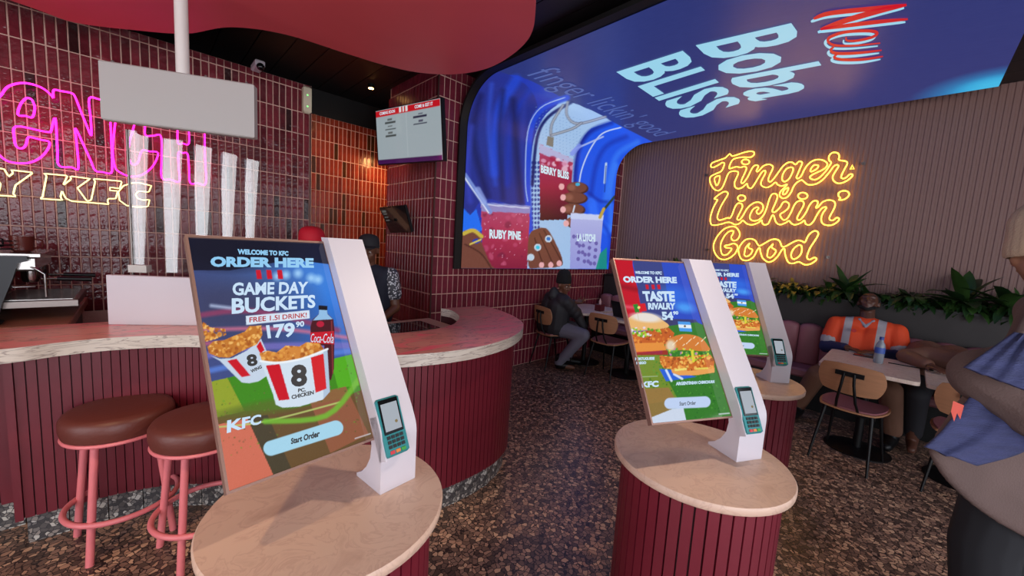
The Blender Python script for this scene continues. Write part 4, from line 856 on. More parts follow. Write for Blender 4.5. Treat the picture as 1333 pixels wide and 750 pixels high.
good = [(480, 200), (470, 160), (430, 110), (370, 100), (280, 130), (200, 210), (150, 300), (138, 380), (160, 450), (210, 512), (280, 530), (350, 507), (420, 450), (455, 385), (468, 450), (500, 522), (560, 542), (620, 525), (670, 480), (710, 400), (740, 378), (752, 440), (780, 512), (850, 562), (920, 540), (980, 480), (1030, 402), (1062, 393), (1072, 470), (1110, 562), (1170, 580), (1240, 560), (1270, 568), (1330, 597), (1400, 587), (1460, 550), (1480, 520), (1450, 503), (1390, 530), (1358, 510), (1362, 460), (1400, 370), (1460, 280), (1502, 200), (1480, 160), (1430, 165), (1370, 220), (1330, 303), (1290, 290), (1240, 280), (1180, 300), (1080, 355), (1030, 360), (1000, 292), (950, 265), (880, 275), (800, 320), (740, 350), (712, 330), (680, 280), (620, 260), (550, 275), (490, 340), (460, 395), (445, 345), (400, 320), (340, 338), (285, 350), (300, 375), (372, 385), (350, 430), (300, 470), (250, 460), (230, 380), (240, 300), (290, 210), (350, 160), (397, 160), (388, 200), (368, 240), (390, 280), (440, 275), (470, 240)]
YN = mat('warm_yellow_neon', (255, 220, 120), .4, emit=(255, 186, 52), es=6.)
PN = mat('magenta_neon', (255, 60, 200), .4, emit=(255, 24, 160), es=5.)
CN = mat('cream_neon', (255, 245, 190), .4, emit=(255, 240, 150), es=1.8)
ns = tag(empty('script_neon_sign', (0, 0, 0)), 'warm yellow neon script reading Finger Lickin Good on the corrugated wall', 'neon sign')
wd = neon('neon_word', [(NA, 10, finger), (NC, 10, lickin), (NE, 10, good)], 0, 5.655, .0062, YN, ns)
neon('letter_hole', [(NA, 10, [(150, 430), (170, 402), (213, 390), (220, 420), (205, 480), (180, 515), (160, 480)]), (NA, 10, [(1030, 430), (1050, 350), (1100, 290), (1160, 280), (1175, 310), (1150, 380), (1110, 440), (1060, 465)]), (NA, 10, [(1040, 615), (1060, 570), (1110, 545), (1105, 580), (1080, 620), (1050, 632)]), (NA, 10, [(1400, 332), (1410, 290), (1450, 250), (1500, 255), (1490, 290), (1440, 325)]),
     (NA, 10, oval(555, 208, 50, 33)), (NA, 10, [(1945, 250), (1965, 300), (1920, 302)]), (NC, 10, oval(503, 180, 50, 38)), (NC, 10, oval(1300, 150, 62, 42)), (NC, 10, [(1770, 202), (1790, 180), (1765, 150), (1770, 110), (1820, 85), (1880, 92), (1905, 130), (1880, 170), (1830, 200)]),
     (NE, 10, [(545, 430), (560, 370), (610, 318), (592, 350), (600, 380), (645, 405), (620, 460), (570, 490), (540, 470)]), (NE, 10, [(840, 450), (855, 390), (915, 325), (895, 370), (950, 412), (930, 460), (880, 505), (840, 490)]), (NE, 10, [(1150, 450), (1190, 380), (1250, 340), (1285, 360), (1285, 430), (1250, 490), (1190, 525), (1155, 505)])], 0, 5.655, .0062, YN, ns)
for u, v in ((920, 228), (1124, 213), (921, 325), (1078, 335)):
    q = on(u, v, 0, 5.69); MB().lathe(q, [(.018, 0), (.018, .02), (.008, .02), (.008, .06)], 12, ax=(-1, 0, 0)).build('standoff', STEEL, ns)
mn = tag(empty('magenta_neon_sign', (0, 0, 0)), 'magenta neon outline letters e N C H on the glossy tiled wall', 'neon sign')
PP, PQ, PR = (0, 100), (0, 190), (120, 150)
q_ = lambda P: [(a, b + 675) for a, b in P]
neon('neon_letter', [(PP, 7.5, [(-230, 480), (-190, 330), (-100, 250), (0, 190), (60, 110), (130, 75), (230, 60), (340, 80), (430, 120), (500, 180), (520, 205), (525, 130), (600, 140), (700, 160), (735, 200), (790, 340), (840, 460), (880, 560), (893, 555), (885, 400), (872, 210), (975, 222), (1060, 235), (1080, 480), (1090, 700)] + q_([(1095, 165), (1085, 265), (1000, 255), (930, 240), (880, 130), (820, 0)]) + [(735, 500), (745, 620)] + q_([(765, 215), (700, 208), (575, 190)]) + [(560, 700), (540, 400), (500, 525), (480, 540), (400, 528), (155, 485), (140, 600), (160, 680), (210, 700), (250, 670), (270, 600), (300, 590), (400, 615), (480, 635), (470, 700)] + q_([(400, 110), (300, 160), (200, 170), (80, 150), (0, 95), (-120, -30)]))], 1, 4.03, .006, PN, mn)
neon('letter_hole', [(PP, 7.5, [(175, 370), (200, 270), (255, 210), (300, 215), (325, 250), (340, 310), (315, 395), (250, 382)])], 1, 4.03, .006, PN, mn)
neon('neon_letter', [(PR, 4.41, [(250, -10), (235, 80), (215, 150), (208, 230), (228, 280), (262, 272), (285, 205), (330, 208), (378, 218), (350, 290), (290, 340), (220, 352), (150, 322), (128, 285), (118, 200), (126, 100), (140, 20), (190, -40)]),
     (PR, 4.41, [(300, -40), (303, 60), (306, 115), (350, 118), (395, 121), (398, 250), (400, 360), (450, 370), (500, 380), (497, 300), (495, 215), (520, 217), (547, 222), (556, 300), (562, 388), (605, 390), (652, 392), (648, 250), (645, 105), (640, 0), (600, -30), (550, -40), (553, 60), (555, 162), (520, 162), (492, 158), (490, 60), (488, -50)])], 1, 4.03, .006, PN, mn)
cn = tag(empty('cream_neon_sign', (0, 0, 0)), 'thin cream neon outline letters Y K F C below the magenta neon', 'neon sign')
def sharp(shapes, m, parent):
    for o_, s, P in shapes:
        Q = [on(o_[0] + a / s, o_[1] + b / s, 1, 4.04) for a, b in P]; Q = [tuple(v_) for v_ in resample(Q + [Q[0]], .012)][:-1]
        MB().tube(Q, .0045, True, 6).build('neon_letter', m, parent, smooth=80)
sharp([(PQ, 7.5, [(-240, 190), (-40, 215), (0, 220), (40, 225), (85, 300), (130, 265), (110, 235), (220, 248), (325, 260), (150, 385), (130, 470), (160, 495), (-60, 480), (-60, 455), (-10, 445), (5, 370), (-120, 220)]),
       (PQ, 7.5, [(430, 270), (455, 290), (415, 500), (390, 515), (610, 530), (590, 500), (605, 435), (640, 510), (700, 540), (1065, 570), (1050, 545), (1055, 515), (1130, 515), (1150, 440), (1070, 435), (1075, 405), (1170, 415), (1190, 345), (910, 320), (930, 345), (890, 530), (850, 540), (755, 410), (880, 320), (685, 295), (695, 325), (615, 385), (660, 290)]),
       (PR, 4.41, [(340, 405), (270, 388), (225, 390), (180, 405), (150, 440), (158, 490), (200, 520), (260, 528), (320, 525), (330, 485), (290, 488), (262, 478), (248, 455), (268, 435), (325, 442)])], CN, cn)
# ================================================================ chairs, tables, bench
def make_chair():
    c = empty('dining_chair')
    def shell(name, w_, h_, zc, yc, curve, tilt, th, nx_=12, nz_=8, sq=.5):
        V = []; F = []
        for side in (0, 1):
            for j in range(nz_ + 1):
                for i in range(nx_ + 1):
                    s = -1 + 2 * i / nx_; t = -1 + 2 * j / nz_
                    # rounded rectangle by squircle mapping
                    m = max(abs(s), abs(t)); k = 1 - sq * .28 * (abs(s * t)) ** 2
                    xx = s * w_ / 2 * k * (1 - .06 * (t < 0) * abs(t)); zz = t * h_ / 2 * k
                    V.append((xx, zz, curve * (xx / (w_ / 2)) ** 2 + (th if side else 0)))
        n = (nx_ + 1) * (nz_ + 1)
        g = lambda i, j, s: s * n + j * (nx_ + 1) + i
        for j in range(nz_):
            for i in range(nx_): F.append((g(i, j, 0), g(i, j + 1, 0), g(i + 1, j + 1, 0), g(i + 1, j, 0))); F.append((g(i, j, 1), g(i + 1, j, 1), g(i + 1, j + 1, 1), g(i, j + 1, 1)))
        for i in range(nx_): F.append((g(i, 0, 0), g(i + 1, 0, 0), g(i + 1, 0, 1), g(i, 0, 1))); F.append((g(i, nz_, 0), g(i, nz_, 1), g(i + 1, nz_, 1), g(i + 1, nz_, 0)))
        for j in range(nz_): F.append((g(0, j, 0), g(0, j, 1), g(0, j + 1, 1), g(0, j + 1, 0))); F.append((g(nx_, j, 0), g(nx_, j + 1, 0), g(nx_, j + 1, 1), g(nx_, j, 1)))
        return V, F
    V, F = shell('b', .40, .235, 0, 0, .035, 0, .011)
    ct, st = math.cos(.12), math.sin(.12)
    MB().add([(x, -.215 - zz * st + y_, .69 + zz * ct) for x, zz, y_ in V], F).build('backrest', PLY, c, smooth=40)
    V, F = shell('s', .41, .40, 0, 0, .012, 0, .012)
    MB().add([(x, .01 + zz, .435 + y_) for x, zz, y_ in V], F).build('seat', PLY, c, smooth=40)
    V, F = shell('p', .385, .37, 0, 0, .012, 0, .012)
    pd = MB().add([(x, .01 + zz, .4475 + y_) for x, zz, y_ in V], F).build('seat_pad', MAUVE, c, smooth=40); pd['label'] = 'mauve seat pad'
    MB().box(-.085, .085, -.232, -.222, .715, .75, bev=.002).build('back_plate', BLKM, c)
    for s in (-1, 1): MB().tube([(s * .03, -.236, .74), (s * .036, -.238, .66), (s * .055, -.215, .52), (s * .07, -.15, .425), (s * .09, -.02, .415)], .0095, False, 8).build('back_rod', BLKM, c, smooth=60)
    MB().box(-.16, .16, -.13, -.11, .405, .432).box(-.16, .16, .11, .13, .405, .432).box(-.01, .01, -.12, .12, .405, .432).build('under_frame', BLKM, c)
    for sx in (-1, 1):
        for sy in (-1, 1): MB().cyl((sx * .14, sy * .12, .43), (sx * .18, sy * .215 - .0, 0), .014, .008, 10).build('leg', BLKM, c, smooth=60)
    return c
ch = make_chair()
CHS = [((4.03, .19), -PI / 2 - .16, 'plywood chair with mauve seat pulled up to the table where the man in orange sits'),
       ((4.08, -.43), -PI / 2 - .1, 'plywood chair half hidden behind the elbow of the person in the grey coat'),
       ((4.15, 2.48), -PI / 2, 'empty plywood chair at the back table beside the maroon tiled wall'),
       ((3.88, 3.16), -PI / 2 - .26, 'plywood chair carrying the man in the black beanie')]
for i, (xy, rz, lab) in enumerate(CHS):
    o = ch if i == 0 else copy_tree(ch)
    o.location = (*xy, 0); o.rotation_euler = (0, 0, rz); tag(o, lab, 'chair', 'plywood dining chairs')
def table(cx, cy, sx, sy, lab, rad=.04, first=None):
    t = tag(empty('dining_table', (cx, cy, 0)), lab, 'table', 'pale topped cafe tables')
    P = []
    for qx, qy, a0_ in ((1, 1, 0), (-1, 1, PI / 2), (-1, -1, PI), (1, -1, 1.5 * PI)):
        for k in range(6): a = a0_ + k * PI / 10; P.append((qx * (sx / 2 - rad) + rad * math.cos(a), qy * (sy / 2 - rad) + rad * math.sin(a)))
    MB().prism(P, lambda a, b: (a, b, .722), lambda a, b: (a, b, .75)).build('tabletop', LAM, t, smooth=40)
    MB().cyl((0, 0, .02), (0, 0, .72), .03, n=16).build('column', BLKM, t, smooth=60)
    MB().lathe((0, 0, 0), [(.22, 0), (.22, .008), (.19, .016), (.04, .024)], 40).build('base_disc', BLKM, t, smooth=40)
    MB().box(-.2, .2, -.02, .02, .70, .722).box(-.02, .02, -.2, .2, .70, .722).build('top_bracket', BLKM, t)
table(4.34, .145, .80, .575, 'rectangular pale table with the water bottle in front of the man in orange')
table(4.34, -.46, .80, .575, 'rectangular pale table with the slumped person, next to the water bottle table')
table(4.43, 3.03, .84, .60, 'pale table with rounded corners by the tiled wall, beside the man in the beanie', .13)
table(4.43, 2.37, .80, .60, 'pale table with laptop at the back, nearer than the rounded one')

bn = tag(empty('banquette_bench', (5.2, 1.0, 0)), 'long mauve upholstered banquette with scalloped backrest along the corrugated wall', 'bench')
MB().box(-.27, .1, -3.0, 2.36, .36, .45, bev=.02).build('seat', MAUVE, bn, smooth=40)
MB().box(-.12, .1, -3.0, 2.36, 0, .36).build('base', BLKM, bn)
pr = []
for k in range(13): a = PI * k / 12; pr.append((.1 * math.cos(a) * .985, .03 * math.sin(a)))
def scallop():
    mb = MB(); n = 16; prof = []
    P = [(-.098, .0), (-.098, .40)] + [(-.098 * math.cos(PI * k / n), .40 + .05 * math.sin(PI * k / n)) for k in range(1, n)] + [(.098, .40), (.098, 0)]
    V = []; F = []; m = len(P)
    for j, (sc, dx) in enumerate(((1, .04), (1, 0), (.93, -.022), (.75, -.038), (.4, -.046))):
        for y_, z_ in P: V.append((dx, y_ * sc, .02 + (z_ - .2) * (1 - (1 - sc) * .25) + .2 - .02))
    for j in range(4):
        for i in range(m): F.append((j * m + i, j * m + (i + 1) % m, (j + 1) * m + (i + 1) % m, (j + 1) * m + i))
    F += [tuple(range(m))[::-1], tuple(4 * m + i for i in range(m))]
    return mb.add(V, F).mesh('back_cushion', MAUVE, 50)
sc_ = scallop(); y = 2.24
while y > -3.0:
    o = link('back_cushion', sc_, bn); o.location = (.03, y, .45); y -= .197
pb = tag(empty('planter_box', (5.5, 1.0, 0)), 'long dark planter box behind the banquette along the corrugated wall', 'planter')
MB().box(-.19, .19, -3.2, 2.36, 0, 1.17).build('front_board', PLANTER, pb)
MB().box(-.2, .195, -3.2, 2.37, 1.17, 1.19).build('top_rim', BLKM, pb)
tag(MB().box(-.17, .18, -3.18, 2.34, 1.19, 1.2).build('soil', mat('dark_soil', (40, 28, 22), .9), pb), kind='stuff')

# ================================================================ plants
LEAFM = [mat('dark_green_leaf', c, .4, vary=.35, scale=12) for c in ((34, 62, 30), (48, 78, 32), (74, 92, 40))]
def leaf(mb, root, d, L, w_, droop, mi=0, up=Vector((0, 0, 1)), n=6, fold=.25):
    d = Vector(d).normalized(); side = d.cross(up); side = side.normalized() if side.length > .01 else Vector((1, 0, 0)); p = Vector(root); V = []; dd = d.copy()
    for i in range(n + 1):
        t = i / n; ww = w_ * math.sin(PI * (t ** .8)) ** .8 * .5 if 0 < t < 1 else .001; nn = side.cross(dd).normalized()
        V += [p - side * ww + nn * ww * fold, p, p + side * ww + nn * ww * fold]
        dd = (dd - Vector((0, 0, droop / n))).normalized(); p = p + dd * L / n
    F = []
    for i in range(n): a = 3 * i; F += [(a, a + 1, a + 4, a + 3), (a + 1, a + 2, a + 5, a + 4)]
    mb.add(V, F, mi)
R = random.Random(5)
def leafy(x, y, z, n, L, w_, lab, group, big_=False, spread=1., m=0):
    t = tag(empty('leafy_plant', (x, y, z)), lab, 'plant', group)
    st_ = MB()
    for k in range(3): st_.cyl((R.uniform(-.02, .02), R.uniform(-.02, .02), 0), (R.uniform(-.05, .05), R.uniform(-.05, .05), .12), .006, n=6)
    st_.build('stem', LEAFM[1], t)
    for k in range(n):
        a = k * 2.4 + R.uniform(-.3, .3); e = R.uniform(.35, 1.25); l_ = L * R.uniform(.7, 1.15)
        mb = MB(); leaf(mb, (0, 0, .05), (math.cos(a) * spread - .12, math.sin(a) * spread, math.tan(e) * .9), l_, w_ * R.uniform(.8, 1.1), R.uniform(.5, 1.3)); mb.build('leaf', LEAFM[(m + (k % 3 == 0)) % 3], t, smooth=50)
def filler(x, y, z, n, L, w_, lab, group, cols=(0, 1)):
    t = tag(empty('trailing_foliage', (x, y, z)), lab, 'plant', group); mb = MB()
    for k in range(n):
        a = R.uniform(0, 2 * PI); e = R.uniform(.0, 1.3); r = R.uniform(0, .14)
        leaf(mb, (r * math.cos(a), r * math.sin(a) * 1.5, R.uniform(0, .1)), (math.cos(a) - .35, math.sin(a), math.tan(e) * .6), L * R.uniform(.6, 1.3), w_ * R.uniform(.6, 1.3), R.uniform(.6, 2.), R.choice(cols), n=4)
    tag(mb.build('leaves', [LEAFM[i] for i in (0, 1, 2)], t, smooth=50), kind='stuff')
BL = 'big leafed plants in the planter'
for (y, z_, n, L, w_, lab) in ((2.78, 1.2, 12, .34, .1, 'broad leafed dark plant at the far end of the planter, above the middle kiosk screen'), (2.22, 1.2, 9, .34, .1, 'spiky leafed plant in the planter just left of the script neon'),
        (.44, 1.2, 16, .36, .085, 'fan leafed plant in the planter right below the yellow neon sign'), (-.37, 1.2, 11, .42, .12, 'tall broad leafed plant in the planter, left of the knitted beanie'),
        (-.62, 1.2, 10, .4, .12, 'broad dark leafed plant in the planter, partly behind the knitted beanie'), (3.12, 1.18, 6, .2, .06, 'low dark leafed sprout at the very corner by the curved screen')):
    leafy(5.36 if y < 2.9 else 5.45, y, z_, n, L, w_, lab, BL)
FT = ['yellow-lit', 'dull green', 'dense dark green', 'purplish green', 'bushy mid green', 'fine leafed', 'shaggy dark', 'low dark', 'thick green', 'drooping dark', 'small leafed']
WH = ['nearest the back corner', 'below the left end of the neon', 'under the word Good', 'behind the farthest kiosk', 'left of the man in orange', 'above the head of the man in orange', 'right of the man in orange', 'above the dark planter middle', 'left of the tall broad plant', 'under the tall broad plant', 'behind the person in the grey coat']
for k in range(11):
    y = 2.55 - k * .325
    filler(5.42, y, 1.19, 130, .15, .05, '%s foliage in the planter %s' % (FT[k], WH[k]), 'foliage clumps filling the planter', (1, 2) if k in (1, 2, 3, 4) else (0, 1))

# ================================================================ coffee machine, cups
cm = tag(empty('espresso_machine', (-.75, 3.42, 1.0)), 'black and chrome espresso machine with cups on top on the wooden back bar', 'coffee machine')
MB().prism([(-.55, .04), (.24, .04), (.25, .09), (.29, .22), (.31, .30), (.34, .31), (.34, .335), (-.55, .335)], lambda a, b: (a, -.31, b), lambda a, b: (a, -.27, b)).build('side_panel', DARKG, cm)
MB().box(-.55, .2, -.27, .25, .04, .30).build('body', STEEL, cm)
MB().box(.2, .36, -.27, .25, .255, .33, bev=.01).build('head', CHROME, cm)
MB().box(-.55, .38, -.28, .26, .33, .345).build('cup_tray', CHROME, cm)
for z in (.365, .385, .405): MB().tube([(-.55, -.27, z), (.2, -.27, z), (.28, -.2, z), (.28, .2, z)], .004, False, 6).build('cup_rail', CHROME, cm)
MB().box(.2, .50, -.26, .25, .06, .10, bev=.004).build('drip_tray', STEEL, cm)
gr_ = MB()
for k in range(18): gr_.box(.22, .48, -.24 + k * .027, -.228 + k * .027, .10, .104)
tag(gr_.build('drip_grille', CHROME, cm), kind='stuff')
for y_ in (-.15, .1):
    MB().lathe((.33, y_, .19), [(.03, 0), (.036, .02), (.036, .07)], 20).build('group_head', CHROME, cm, smooth=40)
    h = MB().cyl((.36, y_, .205), (.42, y_, .205), .008).build('portafilter', CHROME, cm); MB().cyl((.42, y_, .205), (.55, y_, .2), .012, .014).build('handle', BLKM, h, smooth=60)
MB().tube([(.3, -.25, .3), (.36, -.27, .27), (.39, -.27, .24), (.39, -.265, .12)], .006, False, 8).build('steam_wand', CHROME, cm, smooth=60)
MB().tube([(.28, -.22, .25), (.25, -.24, .2), (.28, -.24, .17), (.35, -.22, .17)], .005, False, 8).build('steam_wand', CHROME, cm, smooth=60)
for x_, y_ in ((.18, -.22), (.18, .2), (-.45, -.22)): MB().lathe((x_, y_, 0), [(.03, 0), (.026, .04)], 14).build('foot', CHROME, cm, smooth=40)
for x_, z_ in ((.2, .29), (.05, .07)): MB().ell((x_, -.312, z_), (.014, .004, .014), 12).build('bolt', CHROME, cm)
for i, (x_, y_, m_, lab) in enumerate(((.17, -.12, 'black', 'black cup on top of the espresso machine, left of the brown one'), (.30, -.10, 'brown', 'brown glossy cup on top of the espresso machine nearest its right end'), (.05, -.12, 'black', 'black cup on top of the espresso machine at the picture edge'))):
    cu = tag(empty('cup', (-.75 + x_, 3.42 + y_, 1.346)), lab, 'cup', 'cups on the espresso machine')
    MB().lathe((0, 0, 0), [(.03, 0), (.04, .01), (.046, .085), (.042, .085), (.036, .012)], 24).build('bowl', mat(m_ + '_ceramic', (24, 22, 24) if m_ == 'black' else (96, 40, 34), .12), cu, smooth=40)
    MB().tube([(.044, 0, .07), (.07, 0, .065), (.07, 0, .03), (.04, 0, .02)], .005, False, 6).build('handle', bpy.data.materials[m_ + '_ceramic'], cu, smooth=60)
tr = tag(MB().lathe((0, 0, 0), [(.12, 0), (.13, .012), (.12, .012), (.11, .004)], 32).build('round_tray', BLKM, smooth=40), 'black round tray edge on the wooden back bar below the espresso machine', 'tray'); tr.location = (-.62, 3.08, 1.0)

# things on tables
wbt = tag(empty('water_bottle', (4.42, .10, .75)), 'clear plastic water bottle with blue cap on the rectangular table', 'bottle')
MB().lathe((0, 0, 0), [(.028, 0), (.032, .01), (.032, .14), (.026, .165), (.013, .19), (.013, .2)], 20).build('bottle_body', mat('clear_plastic', (196, 206, 216), .1, trans=.6), wbt, smooth=50)
MB().lathe((0, 0, 0), [(.0328, .085), (.0328, .135)], 20).build('wrap', mat('blue_wrap', (60, 90, 170), .4), wbt, smooth=40); MB().lathe((0, 0, 0), [(.015, .198), (.015, .222)], 14).build('cap', mat('blue_cap', (50, 70, 150), .4), wbt, smooth=40)
pn_ = tag(MB().cyl((0, 0, 0), (.02, -.26, 0), .004).build('pen', BLKM), 'thin dark pen lying on the rectangular table beside the water bottle', 'pen'); pn_.location = (4.5, .04, .755)
ph = tag(MB().box(-.035, .035, -.07, .07, 0, .008, bev=.002).build('phone', mat('phone_glass', (30, 30, 36), .1)), 'dark phone lying on the table before the man in orange', 'phone'); ph.location = (4.62, .2, .75)
cd_ = tag(empty('sauce_caddy', (4.42, 2.83, .75)), 'dark red caddy with a small bottle on the back tables', 'caddy')
MB().box(-.05, .05, -.045, .045, 0, .09, bev=.006).build('box', mat('dark_red_plastic', (92, 26, 34), .35), cd_); MB().lathe((0, 0, 0), [(.018, .09), (.018, .13), (.008, .15), (.008, .165)], 14).build('bottle', mat('pale_cap', (190, 150, 150), .4), cd_, smooth=40)
lp = tag(empty('laptop', (4.3, 2.33, .75), -.2), 'open dark laptop on the back table, next to the middle kiosk', 'laptop')
MB().box(-.1, .12, -.16, .16, 0, .016).build('keyboard_base', DARKG, lp); MB().prism([(-.10, .016), (-.09, .016), (-.155, .2), (-.165, .2)], lambda a, b: (a, -.16, b), lambda a, b: (a, .16, b)).build('lid', BLKM, lp)
pt = tag(MB().box(-.06, .06, -.09, .09, 0, .006).build('napkin', mat('white_paper', (214, 204, 200), .7)), 'white napkin on the back table beside the red caddy', 'napkin'); pt.location = (4.2, 2.66, .752)
# ================================================================ people
def caps(mb, p0, r0, p1, r1, n=12, sx=1., axis=None):
    p0 = Vector(p0); p1 = Vector(p1); d = p1 - p0; L = max(d.length, 1e-4); q = Vector((0, 0, 1)).rotation_difference(d.normalized()) if d.length > 1e-5 else Matrix.Identity(3).to_quaternion()
    prof = [(r0 * math.sin(t), -r0 * math.cos(t)) for t in np.linspace(.12, PI / 2, 5)] + [(r1 * math.cos(t), L + r1 * math.sin(t)) for t in np.linspace(0, PI / 2 - .12, 5)]
    V = []; F = []
    for r, z in prof:
        for k in range(n): a = 2 * PI * k / n; V.append(p0 + q @ Vector((r * math.cos(a), r * math.sin(a), z)))
    for i in range(len(prof) - 1):
        for k in range(n): a = i * n + k; b = i * n + (k + 1) % n; F.append((a, b, b + n, a + n))
    F += [tuple(range(n))[::-1], tuple((len(prof) - 1) * n + k for k in range(n))]
    mb.add(V, F)
def chain(mb, pts, r, n=12):
    for i in range(len(pts) - 1): caps(mb, pts[i], r[i], pts[i + 1], r[i + 1], n)
def remesh(o, vox, it=4, fac=.5):
    m = o.modifiers.new('remesh', 'REMESH'); m.mode = 'VOXEL'; m.voxel_size = vox; m.use_smooth_shade = True
    s = o.modifiers.new('smooth', 'SMOOTH'); s.iterations = it; s.factor = fac
    return o
def frame(fwd, up=(0, 0, 1)):
    f_ = Vector(fwd).normalized(); r_ = f_.cross(Vector(up)).normalized(); u_ = r_.cross(f_).normalized(); return f_, r_, u_
def head(mb, c, fwd, up, s=1.):
    "c: centre of skull; builds skull, jaw, nose, lips, brow, ears"
    f_, r_, u_ = frame(fwd, up); c = Vector(c); P = lambda a, b, d: c + (f_ * a + r_ * b + u_ * d) * s
    rot = Matrix((r_, f_, u_)).transposed().to_quaternion()
    mb.ell(P(-.005, 0, .02), (.074 * s, .092 * s, .088 * s), 20, q=rot); mb.ell(P(.02, 0, -.045), (.055 * s, .07 * s, .065 * s), 16, q=rot)
    caps(mb, P(.055, 0, -.085), .024 * s, P(.06, 0, -.08), .024 * s)
    caps(mb, P(.085, 0, .015), .008 * s, P(.103, 0, -.022), .0125 * s, 10)
    for b in (-1, 1):
        caps(mb, P(.088, b * .014, -.024), .008 * s, P(.09, b * .008, -.024), .008 * s, 8)
        caps(mb, P(.083, b * .012, .032), .009 * s, P(.07, b * .048, .03), .008 * s, 8)
        caps(mb, P(.06, b * .04, -.02), .02 * s, P(.06, b * .035, -.03), .02 * s, 8)
        mb.ell(P(-.008, b * .078, -.005), (.010 * s, .018 * s, .030 * s), 10, q=rot)
    for d, r in ((-.047, .008), (-.056, .0085)): caps(mb, P(.082, -.018, d), r * .7 * s, P(.09, 0, d), r * s, 8); caps(mb, P(.09, 0, d), r * s, P(.082, .018, d), r * .7 * s, 8)
    return P
def face_bits(P, parent, iris=(40, 26, 20), closed=False, s=1.):
    sk = mat('eyelid_shadow', (48, 28, 24), .5)
    for b in (-1, 1):
        c_ = P(.077, b * .031, .012)
        if closed: e = MB(); caps(e, P(.083, b * .02, .009), .003, P(.078, b * .042, .009), .003, 8); e.build('eyelid', sk, parent)
        else: MB().ell(c_, (.0115 * s, .0115 * s, .0085 * s), 12).build('eye', mat('eye_white', (190, 180, 172), .3), parent, smooth=80); MB().ell(P(.086, b * .031, .012), (.0045, .0045, .0045), 8).build('iris', mat('dark_iris', iris, .2), parent, smooth=80)
        e = MB(); caps(e, P(.088, b * .016, .036), .0045, P(.078, b * .046, .038), .003, 8); e.build('eyebrow', mat('black_hair', (16, 12, 12), .8), parent)
def hand(mb, wrist, d, palm_n, curl=.5, s=1., side=1):
    "d: pointing direction, palm_n: the way the palm faces"
    d = Vector(d).normalized(); n = Vector(palm_n); n = (n - d * n.dot(d)).normalized(); r_ = d.cross(n) * side; w0 = Vector(wrist)
    for b in (-.028, -.010, .010, .028): caps(mb, w0 + r_ * b * .7 * s, .014 * s, w0 + d * .075 * s + r_ * b * s, .0125 * s, 8)
    for k, (b, L) in enumerate(((-.031, .062), (-.011, .072), (.010, .068), (.030, .052))):
        p = w0 + d * .08 * s + r_ * b * s; dd = d.copy()
        for seg in range(3):
            ang = curl * (.9 if seg else .6); dd = (dd * math.cos(ang) + n * math.sin(ang)).normalized() if seg == 0 else (Matrix.Rotation(0, 3, 'X') @ dd * math.cos(ang) + (n * math.cos(curl * seg) - d * math.sin(curl * seg)) * math.sin(ang)).normalized()
            q = p + dd * L * s * (.42, .33, .25)[seg]; caps(mb, p, (.0092 - .0008 * seg) * s, q, (.0086 - .0009 * seg) * s, 8); p = q
    p = w0 + d * .02 * s - r_ * .03 * s; q = p + (d * .7 - r_ * .7 + n * .3).normalized() * .035 * s; e = q + (d * .9 - r_ * .1 + n * .5).normalized() * .032 * s
    caps(mb, p, .0125 * s, q, .0105 * s, 8); caps(mb, q, .0105 * s, e, .008 * s, 8)
SK1 = mat('dark_brown_skin', (112, 70, 52), .45, vary=.1, scale=6); SK2 = mat('deep_brown_skin', (96, 58, 44), .45, vary=.1, scale=6)
HAIR = mat('black_curly_hair', (18, 14, 13), .9, bump=.8, bscale=60)
def torso_parts(mb, hip, chest, neck, side, rs=(.13, .14, .075), w_=(.10, .13), extra=0.):
    hip, chest, neck, side = map(Vector, (hip, chest, neck, side))
    for s in (-1, 1):
        caps(mb, hip + side * s * w_[0] * .6, rs[0] + extra, chest + side * s * w_[1] * .5, rs[1] * .82 + extra); 
        caps(mb, chest + side * s * w_[1] * .5, rs[1] * .8 + extra, neck + side * s * w_[1] * .9 - (neck - chest).normalized() * .07, .066 + extra)
        caps(mb, neck + side * s * w_[1] * .95 - (neck - chest).normalized() * .075, .064 + extra, neck - (neck - chest).normalized() * .03, .055 + extra)

# --- man in the black beanie, seated by the wall
def at(u, v, ax, val): return Vector(on(u, v, ax, val))
m1 = tag(empty('person', (3.88, 3.15, 0)), 'person in black puffer jacket, black beanie and grey trousers sitting by the tiled wall', 'person'); O = Vector((3.88, 3.2, 0))
hip = Vector((3.86, 3.2, .53)); chest = Vector((3.845, 3.17, .80)); neck = Vector((3.85, 3.14, .955)); side = Vector((-.25, -.97, 0)).normalized(); side = Vector((.22, .975, 0)).normalized()
hc = Vector((3.88, 3.085, 1.085)); fw = Vector((-.1, -.95, -.28))
P_ = lambda p: Vector(p) - O
nkn = Vector((3.93, 2.76, .50)); nft = Vector((3.82, 3.03, .07)); fkn = Vector((4.22, 3.02, .5)); fft = Vector((4.1, 3.12, .06))
b = MB(); hp = head(b, P_(hc), fw, (0, 0, 1)); caps(b, P_(neck), .055, P_(hc) + Vector((0, 0, -.06)), .05)
torso_parts(b, P_(hip), P_(chest), P_(neck), side)
chain(b, [P_(hip + side * -.09), P_(nkn), P_(nft)], [.085, .06, .042]); chain(b, [P_(hip + side * .09), P_(fkn), P_(fft)], [.085, .06, .042])
caps(b, P_(nft), .04, P_(nft + Vector((.14, -.12, -.03))), .03); caps(b, P_(fft), .04, P_(fft + Vector((.16, -.08, -.02))), .03)
sN = neck + side * -.17 + Vector((0, 0, -.07)); eN = Vector((3.99, 2.92, .72)); wN = Vector((4.04, 2.83, .555)); sF = neck + side * .17 + Vector((0, 0, -.07)); eF = Vector((4.02, 3.26, .75)); wF = Vector((4.05, 3.0, .87))
